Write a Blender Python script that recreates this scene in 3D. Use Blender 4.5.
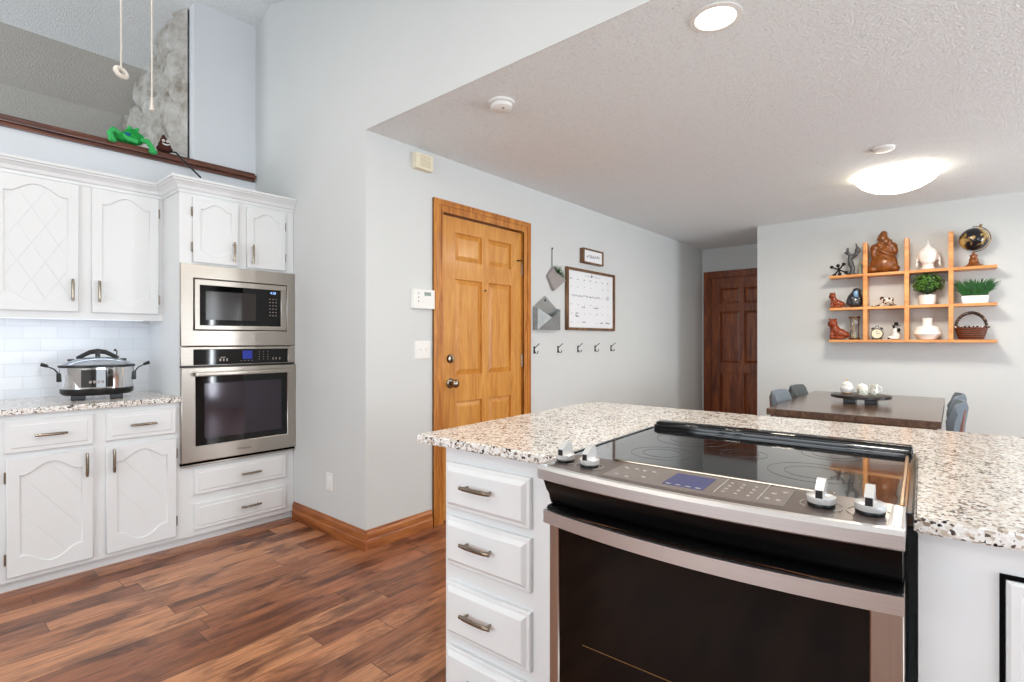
import bpy, bmesh, math, random
from mathutils import Vector, Matrix, noise
random.seed(7)
for o in list(bpy.data.objects): bpy.data.objects.remove(o, do_unlink=True)
S = bpy.context.scene; COL = S.collection
R = math.radians; PI = math.pi
# ------------------------------------------------------------ camera
EYE = 1.24
cd = bpy.data.cameras.new('camera'); cam = bpy.data.objects.new('camera', cd); COL.objects.link(cam)
cam.location = (0, 0, EYE); cam.rotation_euler = (R(90), 0, R(40.4))
cd.sensor_width = 36; cd.lens = 520/1024*36; cd.shift_y = -1/1024; cd.clip_start = .02
S.camera = cam
# ------------------------------------------------------------ world, daylight, exposure
S.view_settings.view_transform = 'Standard'; S.view_settings.look = 'None'
S.view_settings.gamma = 1; S.view_settings.use_curve_mapping = False
S.view_settings.exposure = 0.16
w = bpy.data.worlds.new('sky'); S.world = w; w.use_nodes = True
w.node_tree.nodes['Background'].inputs[0].default_value = (.75, .87, 1, 1)
w.node_tree.nodes['Background'].inputs[1].default_value = 2.2

def light(kind, name, loc, rot, energy, color=(1, 1, 1), size=1, size_y=None, spot=None):
    l = bpy.data.lights.new(name, kind); l.energy = energy; l.color = color
    if kind == 'AREA':
        l.size = size
        if size_y: l.shape = 'RECTANGLE'; l.size_y = size_y
    else: l.shadow_soft_size = size
    if spot: l.spot_size = R(spot); l.spot_blend = .8
    o = bpy.data.objects.new(name, l); o.location = loc; o.rotation_euler = rot; COL.objects.link(o)
    return o
# added area lamps at unseen windows behind and to the right of the camera
light('AREA', 'unseen_patio_daylight', (3.50, .55, 1.25), (0, R(108), 0), 58, (.92, .96, 1), 1.9, 3.3)  # tilted up to brighten the ceiling
light('AREA', 'unseen_sink_daylight', (-.9, -2.68, 1.62), (R(90), 0, 0), 44, (.92, .96, 1), 3.2, 1.3)
light('AREA', 'dining_fill_daylight', (3.50, 4.75, 1.25), (0, R(116), 0), 72, (.9, .95, 1), 1.4, .9)  # added for the dining side, aimed upward to brighten its ceiling
light('AREA', 'slit_window_daylight', (3.28, 3.64, 1.15), (0, R(90), 0), 14, (.9, .95, 1), 1.85, .07)
# added fill lamps under the kitchen vault (above the frame); area lamp inside loft
for x, y in ((-2.6, .3), (-1.2, .5), (-2.0, -1.2), (.4, -.8)):
    z = (3.72-.25*(x+3.86) if x < 0 else 2.755)-.04
    light('AREA', 'kitchen_fill_light', (x, y, z), (0, 0, 0), 8, (1, .9, .78), .14)
light('AREA', 'great_room_area_lamp', (-5.2, -1.6, 2.6), (R(75), 0, 0), 32, (.9, .95, 1), 1.2, 1.2)  # area lamp hung inside the loft, which has no window opening

# ------------------------------------------------------------ materials
def lin(c):
    f = lambda v: v/12.92 if v <= .04045 else ((v+.055)/1.055)**2.4
    return tuple(f(v/255) for v in c)+(1,)
class N:
    def __init__(s, name):
        s.m = bpy.data.materials.new(name); s.m.use_nodes = True; s.t = s.m.node_tree
        s.b = s.t.nodes['Principled BSDF']
    def n(s, typ, **kw):
        q = s.t.nodes.new('ShaderNode'+typ)
        for k, v in kw.items():
            if hasattr(q, k): setattr(q, k, v)
        return q
    def l(s, a, b): s.t.links.new(a, b)
    def obj(s, scale=(1, 1, 1), rot=(0, 0, 0)):
        tc = s.n('TexCoord'); mp = s.n('Mapping'); s.l(tc.outputs['Object'], mp.inputs[0])
        mp.inputs['Scale'].default_value = scale; mp.inputs['Rotation'].default_value = rot
        return mp.outputs[0]
    def noise(s, vec, scale, detail=3, rough=.5, dist=0):
        q = s.n('TexNoise'); s.l(vec, q.inputs['Vector'])
        q.inputs['Scale'].default_value = scale; q.inputs['Detail'].default_value = detail
        q.inputs['Roughness'].default_value = rough; q.inputs['Distortion'].default_value = dist
        return q.outputs['Fac']
    def ramp(s, fac, stops, interp='LINEAR'):
        q = s.n('ValToRGB'); q.color_ramp.interpolation = interp; e = q.color_ramp.elements
        while len(e) < len(stops): e.new(.5)
        for el, (p, c) in zip(e, stops): el.position = p; el.color = c
        s.l(fac, q.inputs[0]); return q.outputs[0]
    def math(s, op, a, b=None):
        q = s.n('Math', operation=op)
        for i, v in enumerate((a, b)):
            if v is None: continue
            if isinstance(v, (int, float)): q.inputs[i].default_value = v
            else: s.l(v, q.inputs[i])
        return q.outputs[0]
    def bump(s, h, strength=.2, dist=.002):
        q = s.n('Bump'); q.inputs['Strength'].default_value = strength; q.inputs['Distance'].default_value = dist
        s.l(h, q.inputs['Height']); s.l(q.outputs[0], s.b.inputs['Normal'])
    def mix(s, f, a, b, mode='MIX'):
        q = s.n('Mix', data_type='RGBA', blend_type=mode)
        for i, v in ((0, f), (6, a), (7, b)):
            if isinstance(v, (int, float)): q.inputs[i].default_value = v
            elif isinstance(v, tuple): q.inputs[i].default_value = v
            else: s.l(v, q.inputs[i])
        return q.outputs[2]
def simple(name, c, rough=.5, metal=0, var=.04, scale=30, bump=0, spec=.5, coat=0, alpha=None, trans=0):
    k = N(name); v = k.obj(); f = k.noise(v, scale)
    a = lin(c); lo = tuple(x*(1-var) for x in a[:3])+(1,); hi = tuple(min(1, x*(1+var)) for x in a[:3])+(1,)
    k.l(k.ramp(f, [(.3, lo), (.7, hi)]), k.b.inputs['Base Color'])
    k.b.inputs['Roughness'].default_value = rough; k.b.inputs['Metallic'].default_value = metal
    k.b.inputs['Specular IOR Level'].default_value = spec; k.b.inputs['Coat Weight'].default_value = coat
    k.b.inputs['Coat Roughness'].default_value = .08
    k.b.inputs['Transmission Weight'].default_value = trans
    if bump: k.bump(f, bump, .002)
    return k.m
def emit(name, c, st):
    k = N(name); k.b.inputs['Base Color'].default_value = lin(c)
    k.b.inputs['Emission Color'].default_value = lin(c); k.b.inputs['Emission Strength'].default_value = st
    return k.m
def popcorn(name, c):
    k = N(name); v = k.obj(); f = k.noise(v, 95, 4, .6); g = k.noise(v, 170, 2)
    a = lin(c); d = tuple(x*.80 for x in a[:3])+(1,)
    k.l(k.ramp(k.math('ADD', f, k.math('MULTIPLY', g, .3)), [(.42, d), (.60, a)]), k.b.inputs['Base Color'])
    k.b.inputs['Roughness'].default_value = .95; k.b.inputs['Specular IOR Level'].default_value = .1
    k.bump(f, 1.0, .009); return k.m
def woodmat(name, dark, mid, light_, axis='z', scale=1, rough=.35, coat=.2, dens=9):
    k = N(name)
    sc = {'z': (dens, dens, .9), 'x': (.9, dens, dens), 'y': (dens, .9, dens)}[axis]
    v = k.obj(tuple(x*scale for x in sc))
    f = k.noise(v, 2.2, 6, .62, 1.3); g = k.noise(v, 9, 4, .7)
    m = k.math('ADD', k.math('MULTIPLY', f, .75), k.math('MULTIPLY', g, .25))
    k.l(k.ramp(m, [(.33, lin(dark)), (.47, lin(mid)), (.62, lin(light_))]), k.b.inputs['Base Color'])
    k.b.inputs['Roughness'].default_value = rough; k.b.inputs['Coat Weight'].default_value = coat
    k.b.inputs['Coat Roughness'].default_value = .15
    k.bump(g, .08, .001); return k.m
def floormat():
    k = N('hickory_planks'); tc = k.n('TexCoord'); sp = k.n('SeparateXYZ'); k.l(tc.outputs['Object'], sp.inputs[0])
    W, L = .122, 1.15
    xi = k.math('DIVIDE', sp.outputs[0], W); ix = k.math('FLOOR', xi)
    wn = k.n('TexWhiteNoise', noise_dimensions='1D'); k.l(ix, wn.inputs['W'])
    yi = k.math('ADD', k.math('DIVIDE', sp.outputs[1], L), k.math('MULTIPLY', wn.outputs['Value'], 7.31))
    iy = k.math('FLOOR', yi)
    cb = k.n('CombineXYZ'); k.l(ix, cb.inputs[0]); k.l(iy, cb.inputs[1])
    w2 = k.n('TexWhiteNoise', noise_dimensions='2D'); k.l(cb.outputs[0], w2.inputs['Vector'])
    # grain, shifted per plank
    off = k.n('CombineXYZ'); k.l(k.math('MULTIPLY', w2.outputs['Value'], 37), off.inputs[0]); k.l(k.math('MULTIPLY', w2.outputs['Value'], 19), off.inputs[1])
    va = k.n('VectorMath', operation='ADD'); k.l(tc.outputs['Object'], va.inputs[0]); k.l(off.outputs[0], va.inputs[1])
    mp = k.n('Mapping'); k.l(va.outputs[0], mp.inputs[0]); mp.inputs['Scale'].default_value = (17, 1.7, 1)
    g = k.noise(mp.outputs[0], 1.7, 7, .65, 1.6)
    mp2 = k.n('Mapping'); k.l(va.outputs[0], mp2.inputs[0]); mp2.inputs['Scale'].default_value = (4.2, 1.7, 1)
    blot = k.noise(mp2.outputs[0], 1.3, 4, .6, 1.0)
    base = k.ramp(w2.outputs['Value'], [(0, lin((134, 82, 54))), (.25, lin((152, 98, 66))), (.5, lin((178, 120, 84))), (.75, lin((200, 144, 104))), (.9, lin((168, 108, 74))), (1, lin((140, 86, 58)))])
    gr = k.ramp(g, [(.3, (.50, .42, .38, 1)), (.5, (.90, .86, .84, 1)), (.68, (1.18, 1.12, 1.05, 1))])
    bl = k.ramp(blot, [(.36, (.38, .33, .34, 1)), (.52, (1, 1, 1, 1)), (.8, (1.12, 1.08, 1, 1))])
    c = k.mix(1.0, k.mix(1.0, base, gr, 'MULTIPLY'), bl, 'MULTIPLY')
    fx = k.math('FRACT', xi); fy = k.math('FRACT', yi)
    ex = k.math('LESS_THAN', k.math('MINIMUM', fx, k.math('SUBTRACT', 1, fx)), .013)
    ey = k.math('LESS_THAN', k.math('MINIMUM', fy, k.math('SUBTRACT', 1, fy)), .0016)
    e = k.math('MAXIMUM', ex, ey)
    c = k.mix(k.math('MULTIPLY', e, .75), c, lin((48, 26, 18)))
    k.l(c, k.b.inputs['Base Color'])
    k.l(k.ramp(g, [(.3, (.42,)*3+(1,)), (.7, (.26,)*3+(1,))]), k.b.inputs['Roughness'])
    k.b.inputs['Coat Weight'].default_value = .12; k.b.inputs['Coat Roughness'].default_value = .2
    k.bump(k.math('SUBTRACT', g, e), .22, .0025); return k.m
def granite(name='granite'):
    k = N(name); v = k.obj()
    vo = k.n('TexVoronoi'); k.l(v, vo.inputs['Vector']); vo.inputs['Scale'].default_value = 175
    vo2 = k.n('TexVoronoi'); k.l(v, vo2.inputs['Vector']); vo2.inputs['Scale'].default_value = 150
    s1 = k.n('SeparateColor'); k.l(vo.outputs['Color'], s1.inputs[0])
    s2 = k.n('SeparateColor'); k.l(vo2.outputs['Color'], s2.inputs[0])
    cl = k.noise(v, 28, 3, .6)
    base = k.ramp(s2.outputs[1], [(0, lin((232, 230, 226))), (.3, lin((214, 206, 195))), (.5, lin((238, 238, 236))), (.68, lin((190, 177, 163))), (.80, lin((224, 220, 214))), (.92, lin((146, 130, 116)))], 'CONSTANT')
    f = k.math('ADD', k.math('MULTIPLY', s1.outputs[0], .62), k.math('MULTIPLY', cl, .75))
    sp = k.ramp(f, [(.0, lin((30, 28, 30))), (.385, lin((92, 82, 76))), (.445, (1, 1, 1, 1))], 'CONSTANT')
    isw = k.math('GREATER_THAN', f, .445)
    k.l(k.mix(isw, sp, base), k.b.inputs['Base Color'])
    k.b.inputs['Roughness'].default_value = .16; k.b.inputs['Specular IOR Level'].default_value = .5
    return k.m
def tile():
    k = N('white_subway_tile'); tc = k.n('TexCoord'); mp = k.n('Mapping'); k.l(tc.outputs['Object'], mp.inputs[0])
    sp = k.n('SeparateXYZ'); k.l(mp.outputs[0], sp.inputs[0]); cb = k.n('CombineXYZ'); k.l(sp.outputs[1], cb.inputs[0]); k.l(sp.outputs[2], cb.inputs[1])
    br = k.n('TexBrick'); k.l(cb.outputs[0], br.inputs['Vector'])
    for n_, v_ in (('Scale', 1), ('Mortar Size', .0022), ('Brick Width', .152), ('Row Height', .0735), ('Mortar Smooth', .3)): br.inputs[n_].default_value = v_
    br.inputs['Color1'].default_value = lin((232, 234, 236)); br.inputs['Color2'].default_value = lin((224, 227, 230)); br.inputs['Mortar'].default_value = lin((218, 220, 223))
    k.l(br.outputs[0], k.b.inputs['Base Color']); k.b.inputs['Roughness'].default_value = .15
    k.bump(k.math('SUBTRACT', 1, br.outputs['Fac']), .4, .001); return k.m
def steel(name, c=(208, 209, 210), rough=.36, axis='x', an=0):
    k = N(name); v = k.obj({'x': (1, 60, 400), 'z': (400, 60, 1)}[axis]); f = k.noise(v, 1, 3)
    a = lin(c); lo = tuple(x*.92 for x in a[:3])+(1,)
    k.l(k.ramp(f, [(.3, lo), (.7, a)]), k.b.inputs['Base Color']); k.b.inputs['Metallic'].default_value = 1
    k.b.inputs['Roughness'].default_value = rough; k.bump(f, .04, .0005); return k.m
def grooved(name, c, kind):
    """painted panel with routed V lines: 'cross' = diamond lattice, 'slant' = diagonal boards"""
    k = N(name); tc = k.n('TexCoord'); sp = k.n('SeparateXYZ'); k.l(tc.outputs['Object'], sp.inputs[0])
    def line(sx, sz, per, ph=0):
        q = k.math('ADD', k.math('MULTIPLY', sp.outputs[0], sx), k.math('MULTIPLY', sp.outputs[2], sz))
        fr = k.math('FRACT', k.math('ADD', k.math('DIVIDE', q, per), 100.5+ph))
        d = k.math('MULTIPLY', k.math('ABSOLUTE', k.math('SUBTRACT', fr, .5)), per)
        return k.math('MINIMUM', k.math('DIVIDE', d, .0018), 1.0)
    if kind == 'cross': h = k.math('MINIMUM', line(.86, .5, .098), line(-.86, .5, .098))
    else: h = line(.80, .60, .112, .2)
    a = lin(c)
    k.b.inputs['Base Color'].default_value = a
    k.b.inputs['Roughness'].default_value = .42; k.bump(h, .55, .0022); return k.m
def stonemat():
    k = N('tumbled_stone'); v = k.obj(); f = k.noise(v, 7, 5, .65); g = k.noise(v, 40, 3)
    k.l(k.ramp(f, [(.32, lin((140, 132, 120))), (.5, lin((186, 183, 176))), (.7, lin((208, 208, 204)))]), k.b.inputs['Base Color'])
    k.b.inputs['Roughness'].default_value = .9; k.bump(k.math('ADD', f, k.math('MULTIPLY', g, .4)), .8, .03); return k.m
def globemat():
    k = N('globe_map'); v = k.obj(); f = k.noise(v, 9, 4, .6)
    k.l(k.ramp(f, [(.49, lin((24, 24, 30))), (.52, lin((150, 120, 66))), (.6, lin((196, 168, 110)))]), k.b.inputs['Base Color'])
    k.b.inputs['Roughness'].default_value = .15; return k.m
def weavemat():
    k = N('woven_basket'); wv = k.n('TexWave', bands_direction='Z'); k.l(k.obj(), wv.inputs[0]); wv.inputs['Scale'].default_value = 18; wv.inputs['Distortion'].default_value = 1.5
    k.l(k.ramp(wv.outputs['Fac'], [(.2, lin((48, 20, 10))), (.8, lin((126, 64, 32)))]), k.b.inputs['Base Color']); k.b.inputs['Roughness'].default_value = .5
    k.bump(wv.outputs['Fac'], .6, .004); return k.m
def spotmat(name, base, spot, thr=.6, scale=45):
    k = N(name); f = k.noise(k.obj(), scale, 2)
    k.l(k.ramp(f, [(thr-.01, lin(base)), (thr+.01, lin(spot))]), k.b.inputs['Base Color']); k.b.inputs['Roughness'].default_value = .2; return k.m

M = dict(
 ovensteel=steel('wall_oven_steel', (184, 177, 168), .30), framesteel=steel('range_door_steel', (172, 160, 150), .34, 'z'),
 satin=simple('satin_black', (7, 7, 8), .32, 0, .05, spec=.18),
 darkw=woodmat('ebony_stained_wood', (14, 11, 10), (26, 20, 18), (40, 30, 26), 'x'),
 chrome=simple('satin_chrome', (236, 236, 234), .22, .55, .02),
 wall=simple('wall_paint_pale_grey', (212, 215, 214), .85, var=.01, scale=3, spec=.2),
 soffit=simple('wall_paint_upper_white', (222, 226, 230), .85, var=.01, scale=3, spec=.2),
 ceil=popcorn('popcorn_ceiling', (240, 245, 246)),
 ceil2=popcorn('popcorn_ceiling_dimmed', (202, 199, 192)),  # greyer copy of the popcorn: the loft slopes' weaker light put into the colour
 cab=simple('white_cabinet_paint', (227, 229, 229), .38, var=.01, scale=6),
 cross=grooved('white_lattice_panel', (227, 229, 229), 'cross'),
 slant=grooved('white_board_panel', (227, 229, 229), 'slant'),
 floor=floormat(), granite=granite(), tile=tile(),
 oak=woodmat('honey_oak', (122, 66, 18), (184, 114, 42), (210, 144, 64), 'z'),
 oakx=woodmat('honey_oak_rail', (118, 58, 18), (170, 96, 36), (202, 132, 62), 'y'),
 oakp=woodmat('honey_oak_panel', (178, 112, 40), (202, 136, 56), (216, 156, 74), 'z', rough=.4),
 base=woodmat('oak_baseboard', (104, 54, 24), (160, 92, 42), (190, 120, 62), 'y'),
 basex=woodmat('oak_baseboard_short', (104, 54, 24), (150, 84, 38), (180, 110, 56), 'x'),
 walnut=woodmat('walnut_door', (66, 26, 7), (122, 56, 17), (158, 84, 28), 'z'),
 cap=woodmat('dark_wood_cap', (40, 18, 10), (84, 42, 26), (120, 66, 42), 'y', coat=.4),
 shelfw=woodmat('birch_shelf', (188, 116, 52), (212, 142, 74), (226, 164, 94), 'x', rough=.45, dens=5),
 table=woodmat('dark_table_wood', (58, 40, 28), (86, 62, 46), (104, 78, 58), 'y', rough=.25, coat=.5),
 chairw=woodmat('cherry_chair_wood', (70, 26, 14), (104, 44, 24), (128, 60, 34), 'z'),
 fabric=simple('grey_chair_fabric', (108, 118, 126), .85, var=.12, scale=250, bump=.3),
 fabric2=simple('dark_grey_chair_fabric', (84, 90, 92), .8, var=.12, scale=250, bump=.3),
 steel=steel('brushed_steel', (216, 216, 216), .38), steelz=steel('brushed_steel_upright', (200, 198, 196), .36, 'z'),
 bright=simple('polished_metal', (222, 222, 224), .08, 1, .02), nickel=simple('brushed_nickel', (150, 138, 124), .2, 1, .06),
 brassy=simple('aged_brass', (150, 120, 84), .22, 1, .08),
 darkglass=simple('black_door_glass', (6, 6, 7), .04, 0, .05, spec=.45),
 black=simple('black_enamel', (8, 8, 9), .12, 0, .05, coat=.6), matte=simple('black_plastic', (13, 13, 14), .32),
 glass=simple('black_ceramic_glass', (5, 6, 6), .02, 0, .05, spec=.9, coat=1),
 panel=simple('control_panel_grey', (112, 100, 94), .3, .5), panel2=simple('touch_panel_taupe', (138, 128, 122), .3, .3),
 lcd=emit('lcd_blue', (50, 54, 96), .38), lcd2=emit('lcd_dark_blue', (24, 40, 130), .4), print_=simple('panel_print', (186, 182, 176), .5),
 white=simple('white_plastic', (236, 236, 232), .4, var=.01), cream=simple('cream_plastic', (232, 224, 198), .45, var=.02),
 paper=simple('white_board', (240, 242, 244), .3, var=.01), ink=simple('dark_ink', (70, 72, 84), .6),
 frame=woodmat('rustic_frame', (60, 36, 20), (104, 70, 42), (136, 98, 62), 'z'),
 galv=simple('galvanised_tin', (164, 168, 168), .32, .5, .12, 25), pot=simple('grey_planter', (150, 144, 140), .6),
 hook=simple('wrought_black', (18, 16, 16), .4, .4), green=simple('plant_green', (52, 110, 36), .5, var=.4, scale=60),
 leaf=simple('boxwood_leaf', (76, 120, 36), .4, var=.5, scale=35), grass=simple('grass_blade', (28, 88, 30), .45, var=.45, scale=40),
 soil=simple('potting_soil', (46, 34, 26), .9), ceramic=simple('white_ceramic', (238, 236, 232), .25, var=.01),
 lacq=simple('carved_brown_resin', (128, 72, 26), .3, var=.3, scale=40), lacq2=simple('carved_red_brown', (134, 56, 22), .3, var=.35, scale=40),
 bronze=simple('grey_bronze', (84, 86, 86), .4, .3, .3, 40), cactus=simple('sage_resin', (150, 160, 140), .6),
 plush=simple('green_plush', (26, 150, 62), .95, var=.25, scale=80, bump=.6), plush2=simple('light_green_plush', (60, 180, 96), .95, var=.2, scale=80, bump=.6),
 plushb=simple('brown_plush', (74, 34, 26), .95, var=.25, scale=80, bump=.6), blue=simple('blue_plush', (30, 90, 150), .95),
 stone=stonemat(), globe=globemat(), weave=weavemat(),
 floral=spotmat('floral_porcelain', (236, 234, 222), (96, 120, 60), .6, 60), gold=simple('gold_trim', (206, 160, 84), .3, .6),
 cow=spotmat('brown_spotted', (230, 222, 210), (70, 40, 26), .5, 35), darkvase=simple('dark_glazed', (40, 42, 46), .12, coat=.8, var=.4, scale=12),
 cord=simple('beaded_cord', (214, 208, 196), .5), lamp=emit('lamp_glow', (255, 246, 228), 7), can=emit('can_glow', (255, 244, 226), 9),
 led=emit('led_strip', (226, 236, 255), 3.5), void=simple('dark_gap', (4, 4, 4), .9, spec=.1),
 cavity=simple('oven_interior', (60, 34, 22), .4), clear=simple('clear_lid_glass', (232, 236, 240), .02, trans=.85), rack=simple('oven_rack', (120, 88, 46), .4, .6),
 tint=simple('mirrored_oven_glass', (64, 54, 66), .08, .7, .1, 3, coat=.3),
)
_b = M['tint'].node_tree.nodes['Principled BSDF']; _b.inputs['Thin Film Thickness'].default_value = 430; _b.inputs['Thin Film IOR'].default_value = 1.6
# ------------------------------------------------------------ mesh helpers
class MB:
    def __init__(s): s.bm = bmesh.new()
    def add(s, verts, faces, mtx=None):
        vs = [s.bm.verts.new(mtx @ Vector(v) if mtx else v) for v in verts]
        for f in faces:
            try: s.bm.faces.new([vs[i] for i in f])
            except ValueError: pass
        return vs
    def box(s, x0, x1, y0, y1, z0, z1, bev=0, mtx=None, seg=2):
        t = bmesh.new(); bmesh.ops.create_cube(t, size=1)
        for v in t.verts: v.co = Vector(((x0+x1)/2+v.co.x*(x1-x0), (y0+y1)/2+v.co.y*(y1-y0), (z0+z1)/2+v.co.z*(z1-z0)))
        if bev: bmesh.ops.bevel(t, geom=t.edges[:], offset=bev, segments=seg, affect='EDGES', profile=.7)
        s.merge(t, mtx); return s
    def merge(s, t, mtx=None):
        if mtx: bmesh.ops.transform(t, matrix=mtx, verts=t.verts)
        me = bpy.data.meshes.new('t'); t.to_mesh(me); t.free(); s.bm.from_mesh(me); bpy.data.meshes.remove(me); return s
    def sph(s, c, r, seg=20, mtx=None, rot=None):
        if not isinstance(r, (tuple, list)): r = (r, r, r)
        t = bmesh.new(); bmesh.ops.create_uvsphere(t, u_segments=seg, v_segments=max(8, seg*2//3), radius=1)
        m = Matrix.Translation(c) @ (rot.to_matrix().to_4x4() if rot else Matrix()) @ Matrix.Diagonal((*r, 1))
        s.merge(t, (mtx @ m) if mtx else m); return s
    def tube(s, pts, rad, seg=10, closed=False, mtx=None):
        pts = [Vector(p) for p in pts]; n = len(pts)
        if not isinstance(rad, (list, tuple)): rad = [rad]*n
        vs = []; fs = []; up = None
        for i, p in enumerate(pts):
            a = pts[i-1] if (i or closed) else p; b = pts[(i+1) % n] if (i < n-1 or closed) else p
            t = (b-a).normalized()
            if up is None: up = t.orthogonal().normalized()
            up = (up-t*up.dot(t)).normalized(); q = t.cross(up)
            for j in range(seg): vs.append(p+(up*math.cos(2*PI*j/seg)+q*math.sin(2*PI*j/seg))*rad[i])
        for i in range(n if closed else n-1):
            for j in range(seg):
                k = (j+1) % seg; m2 = (i+1) % n
                fs.append((i*seg+j, i*seg+k, m2*seg+k, m2*seg+j))
        if not closed: fs += [tuple(range(seg))[::-1], tuple((n-1)*seg+j for j in range(seg))]
        s.add(vs, fs, mtx); return s
    def lathe(s, prof, seg=32, c=(0, 0, 0), sx=1, sy=1, mtx=None, top=True, bot=True):
        vs = []; fs = []; n = len(prof)
        for r, z in prof:
            for j in range(seg): vs.append((c[0]+r*sx*math.cos(2*PI*j/seg), c[1]+r*sy*math.sin(2*PI*j/seg), c[2]+z))
        for i in range(n-1):
            for j in range(seg):
                k = (j+1) % seg; fs.append((i*seg+j, i*seg+k, (i+1)*seg+k, (i+1)*seg+j))
        if bot: fs.append(tuple(range(seg))[::-1])
        if top: fs.append(tuple((n-1)*seg+j for j in range(seg)))
        s.add(vs, fs, mtx); return s
    def prism(s, poly, a, b, axis='y', mtx=None):
        """poly of 2D points extruded between a and b along axis"""
        f = {'y': lambda p, t: (p[0], t, p[1]), 'x': lambda p, t: (t, p[0], p[1]), 'z': lambda p, t: (p[0], p[1], t)}[axis]
        n = len(poly); vs = [f(p, a) for p in poly]+[f(p, b) for p in poly]
        fs = [tuple(range(n)), tuple(range(2*n-1, n-1, -1))]+[(i, (i+1) % n, n+(i+1) % n, n+i) for i in range(n)]
        s.add(vs, fs, mtx); return s
    def raised(s, x0, x1, z0, z1, rings):
        """rings of (inset, y): a moulded front facing -y"""
        vs = []
        for i, y in rings: vs += [(x0+i, y, z0+i), (x1-i, y, z0+i), (x1-i, y, z1-i), (x0+i, y, z1-i)]
        n = len(rings); fs = [(0, 3, 2, 1), tuple((n-1)*4+j for j in range(4))]
        for r in range(n-1):
            for j in range(4): fs.append((r*4+j, r*4+(j+1) % 4, (r+1)*4+(j+1) % 4, (r+1)*4+j))
        s.add(vs, fs); return s
    def build(s, name, mat, parent=None, smooth=None, loc=None, rotz=None, label=None):
        bmesh.ops.recalc_face_normals(s.bm, faces=s.bm.faces)
        me = bpy.data.meshes.new(name); s.bm.to_mesh(me); s.bm.free()
        return link(name, me, mat, parent, smooth, loc, rotz, label)
def link(name, me, mat, parent=None, smooth=None, loc=None, rotz=None, label=None):
    o = bpy.data.objects.new(name, me); COL.objects.link(o)
    me.materials.clear(); me.materials.append(M[mat] if isinstance(mat, str) else mat)
    if smooth:
        me.shade_smooth()
        try: me.set_sharp_from_angle(angle=R(smooth))
        except Exception: pass
    if parent: o.parent = parent
    if loc: o.location = loc
    if rotz: o.rotation_euler[2] = rotz
    if label: o['label'] = label
    return o
def plate(outer, holes, yf, yb, bev=0, name='plate'):
    """flat board facing -y between yf (front) and yb, outline and holes in (x, z); returns a mesh"""
    cu = bpy.data.curves.new(name, 'CURVE'); cu.dimensions = '2D'; cu.fill_mode = 'BOTH'
    th = (yb-yf)/2; cu.extrude = th-bev; cu.bevel_depth = bev; cu.offset = -bev; cu.bevel_resolution = 1
    for loop in [outer]+holes:
        sp = cu.splines.new('POLY'); sp.points.add(len(loop)-1); sp.use_cyclic_u = True
        for p, q in zip(sp.points, loop): p.co = (q[0], q[1], 0, 1)
    o = bpy.data.objects.new(name, cu); COL.objects.link(o)
    dg = bpy.context.evaluated_depsgraph_get(); me = bpy.data.meshes.new_from_object(o.evaluated_get(dg))
    bpy.data.objects.remove(o); bpy.data.curves.remove(cu)
    for v in me.vertices: v.co = Vector((v.co.x, (yf+yb)/2-v.co.z, v.co.y))
    return me
def text(body, name, mat, parent, loc, size, rot=(PI/2, 0, 0), ext=.0004, label=None):
    cu = bpy.data.curves.new(name, 'FONT'); cu.body = body; cu.size = size; cu.extrude = ext; cu.align_x = 'CENTER'; cu.align_y = 'CENTER'
    o = bpy.data.objects.new(name, cu); COL.objects.link(o)
    dg = bpy.context.evaluated_depsgraph_get(); me = bpy.data.meshes.new_from_object(o.evaluated_get(dg))
    bpy.data.objects.remove(o); bpy.data.curves.remove(cu)
    o = link(name, me, mat, parent); o.location = loc; o.rotation_euler = rot
    if label: o['label'] = label
    return o
def blob(name, balls, mat, parent=None, voxel=.006, label=None, extra=None):
    """one continuous skin over overlapping ellipsoids (x,y,z,rx,ry,rz[,tilt about y])"""
    b = MB()
    for q in balls:
        rot = None
        if len(q) > 6:
            from mathutils import Euler
            rot = Euler((0, q[6], 0))
        b.sph(q[:3], q[3:6], 16, rot=rot)
    if extra: extra(b)
    me = bpy.data.meshes.new(name); b.bm.to_mesh(me); b.bm.free()
    o = bpy.data.objects.new(name, me); COL.objects.link(o)
    m1 = o.modifiers.new('r', 'REMESH'); m1.mode = 'VOXEL'; m1.voxel_size = voxel
    m2 = o.modifiers.new('s', 'SMOOTH'); m2.factor = .5; m2.iterations = 2
    dg = bpy.context.evaluated_depsgraph_get(); me2 = bpy.data.meshes.new_from_object(o.evaluated_get(dg))
    bpy.data.objects.remove(o); bpy.data.meshes.remove(me); me2.name = name
    me2.shade_smooth(); return link(name, me2, mat, parent, label=label)
def thing(name, label, cat, loc=(0, 0, 0), rotz=0, group=None):
    o = bpy.data.objects.new(name, None); COL.objects.link(o); o.empty_display_size = .1
    o.location = loc; o.rotation_euler = (0, 0, rotz); o['label'] = label; o['category'] = cat
    if group: o['group'] = group
    return o
def tag(o, label, cat, group=None):
    o['label'] = label; o['category'] = cat
    if group: o['group'] = group
    return o
def struct(name, mb, mat, label=None, smooth=None):
    o = mb.build(name, mat, smooth=smooth); o['kind'] = 'structure'
    if label: o['label'] = label
    return o
def sroot(name, loc, rotz=0, label=None):
    o = bpy.data.objects.new(name, None); COL.objects.link(o); o.location = loc; o.rotation_euler = (0, 0, rotz); o['kind'] = 'structure'
    if label: o['label'] = label
    return o
Q = PI/2
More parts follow.
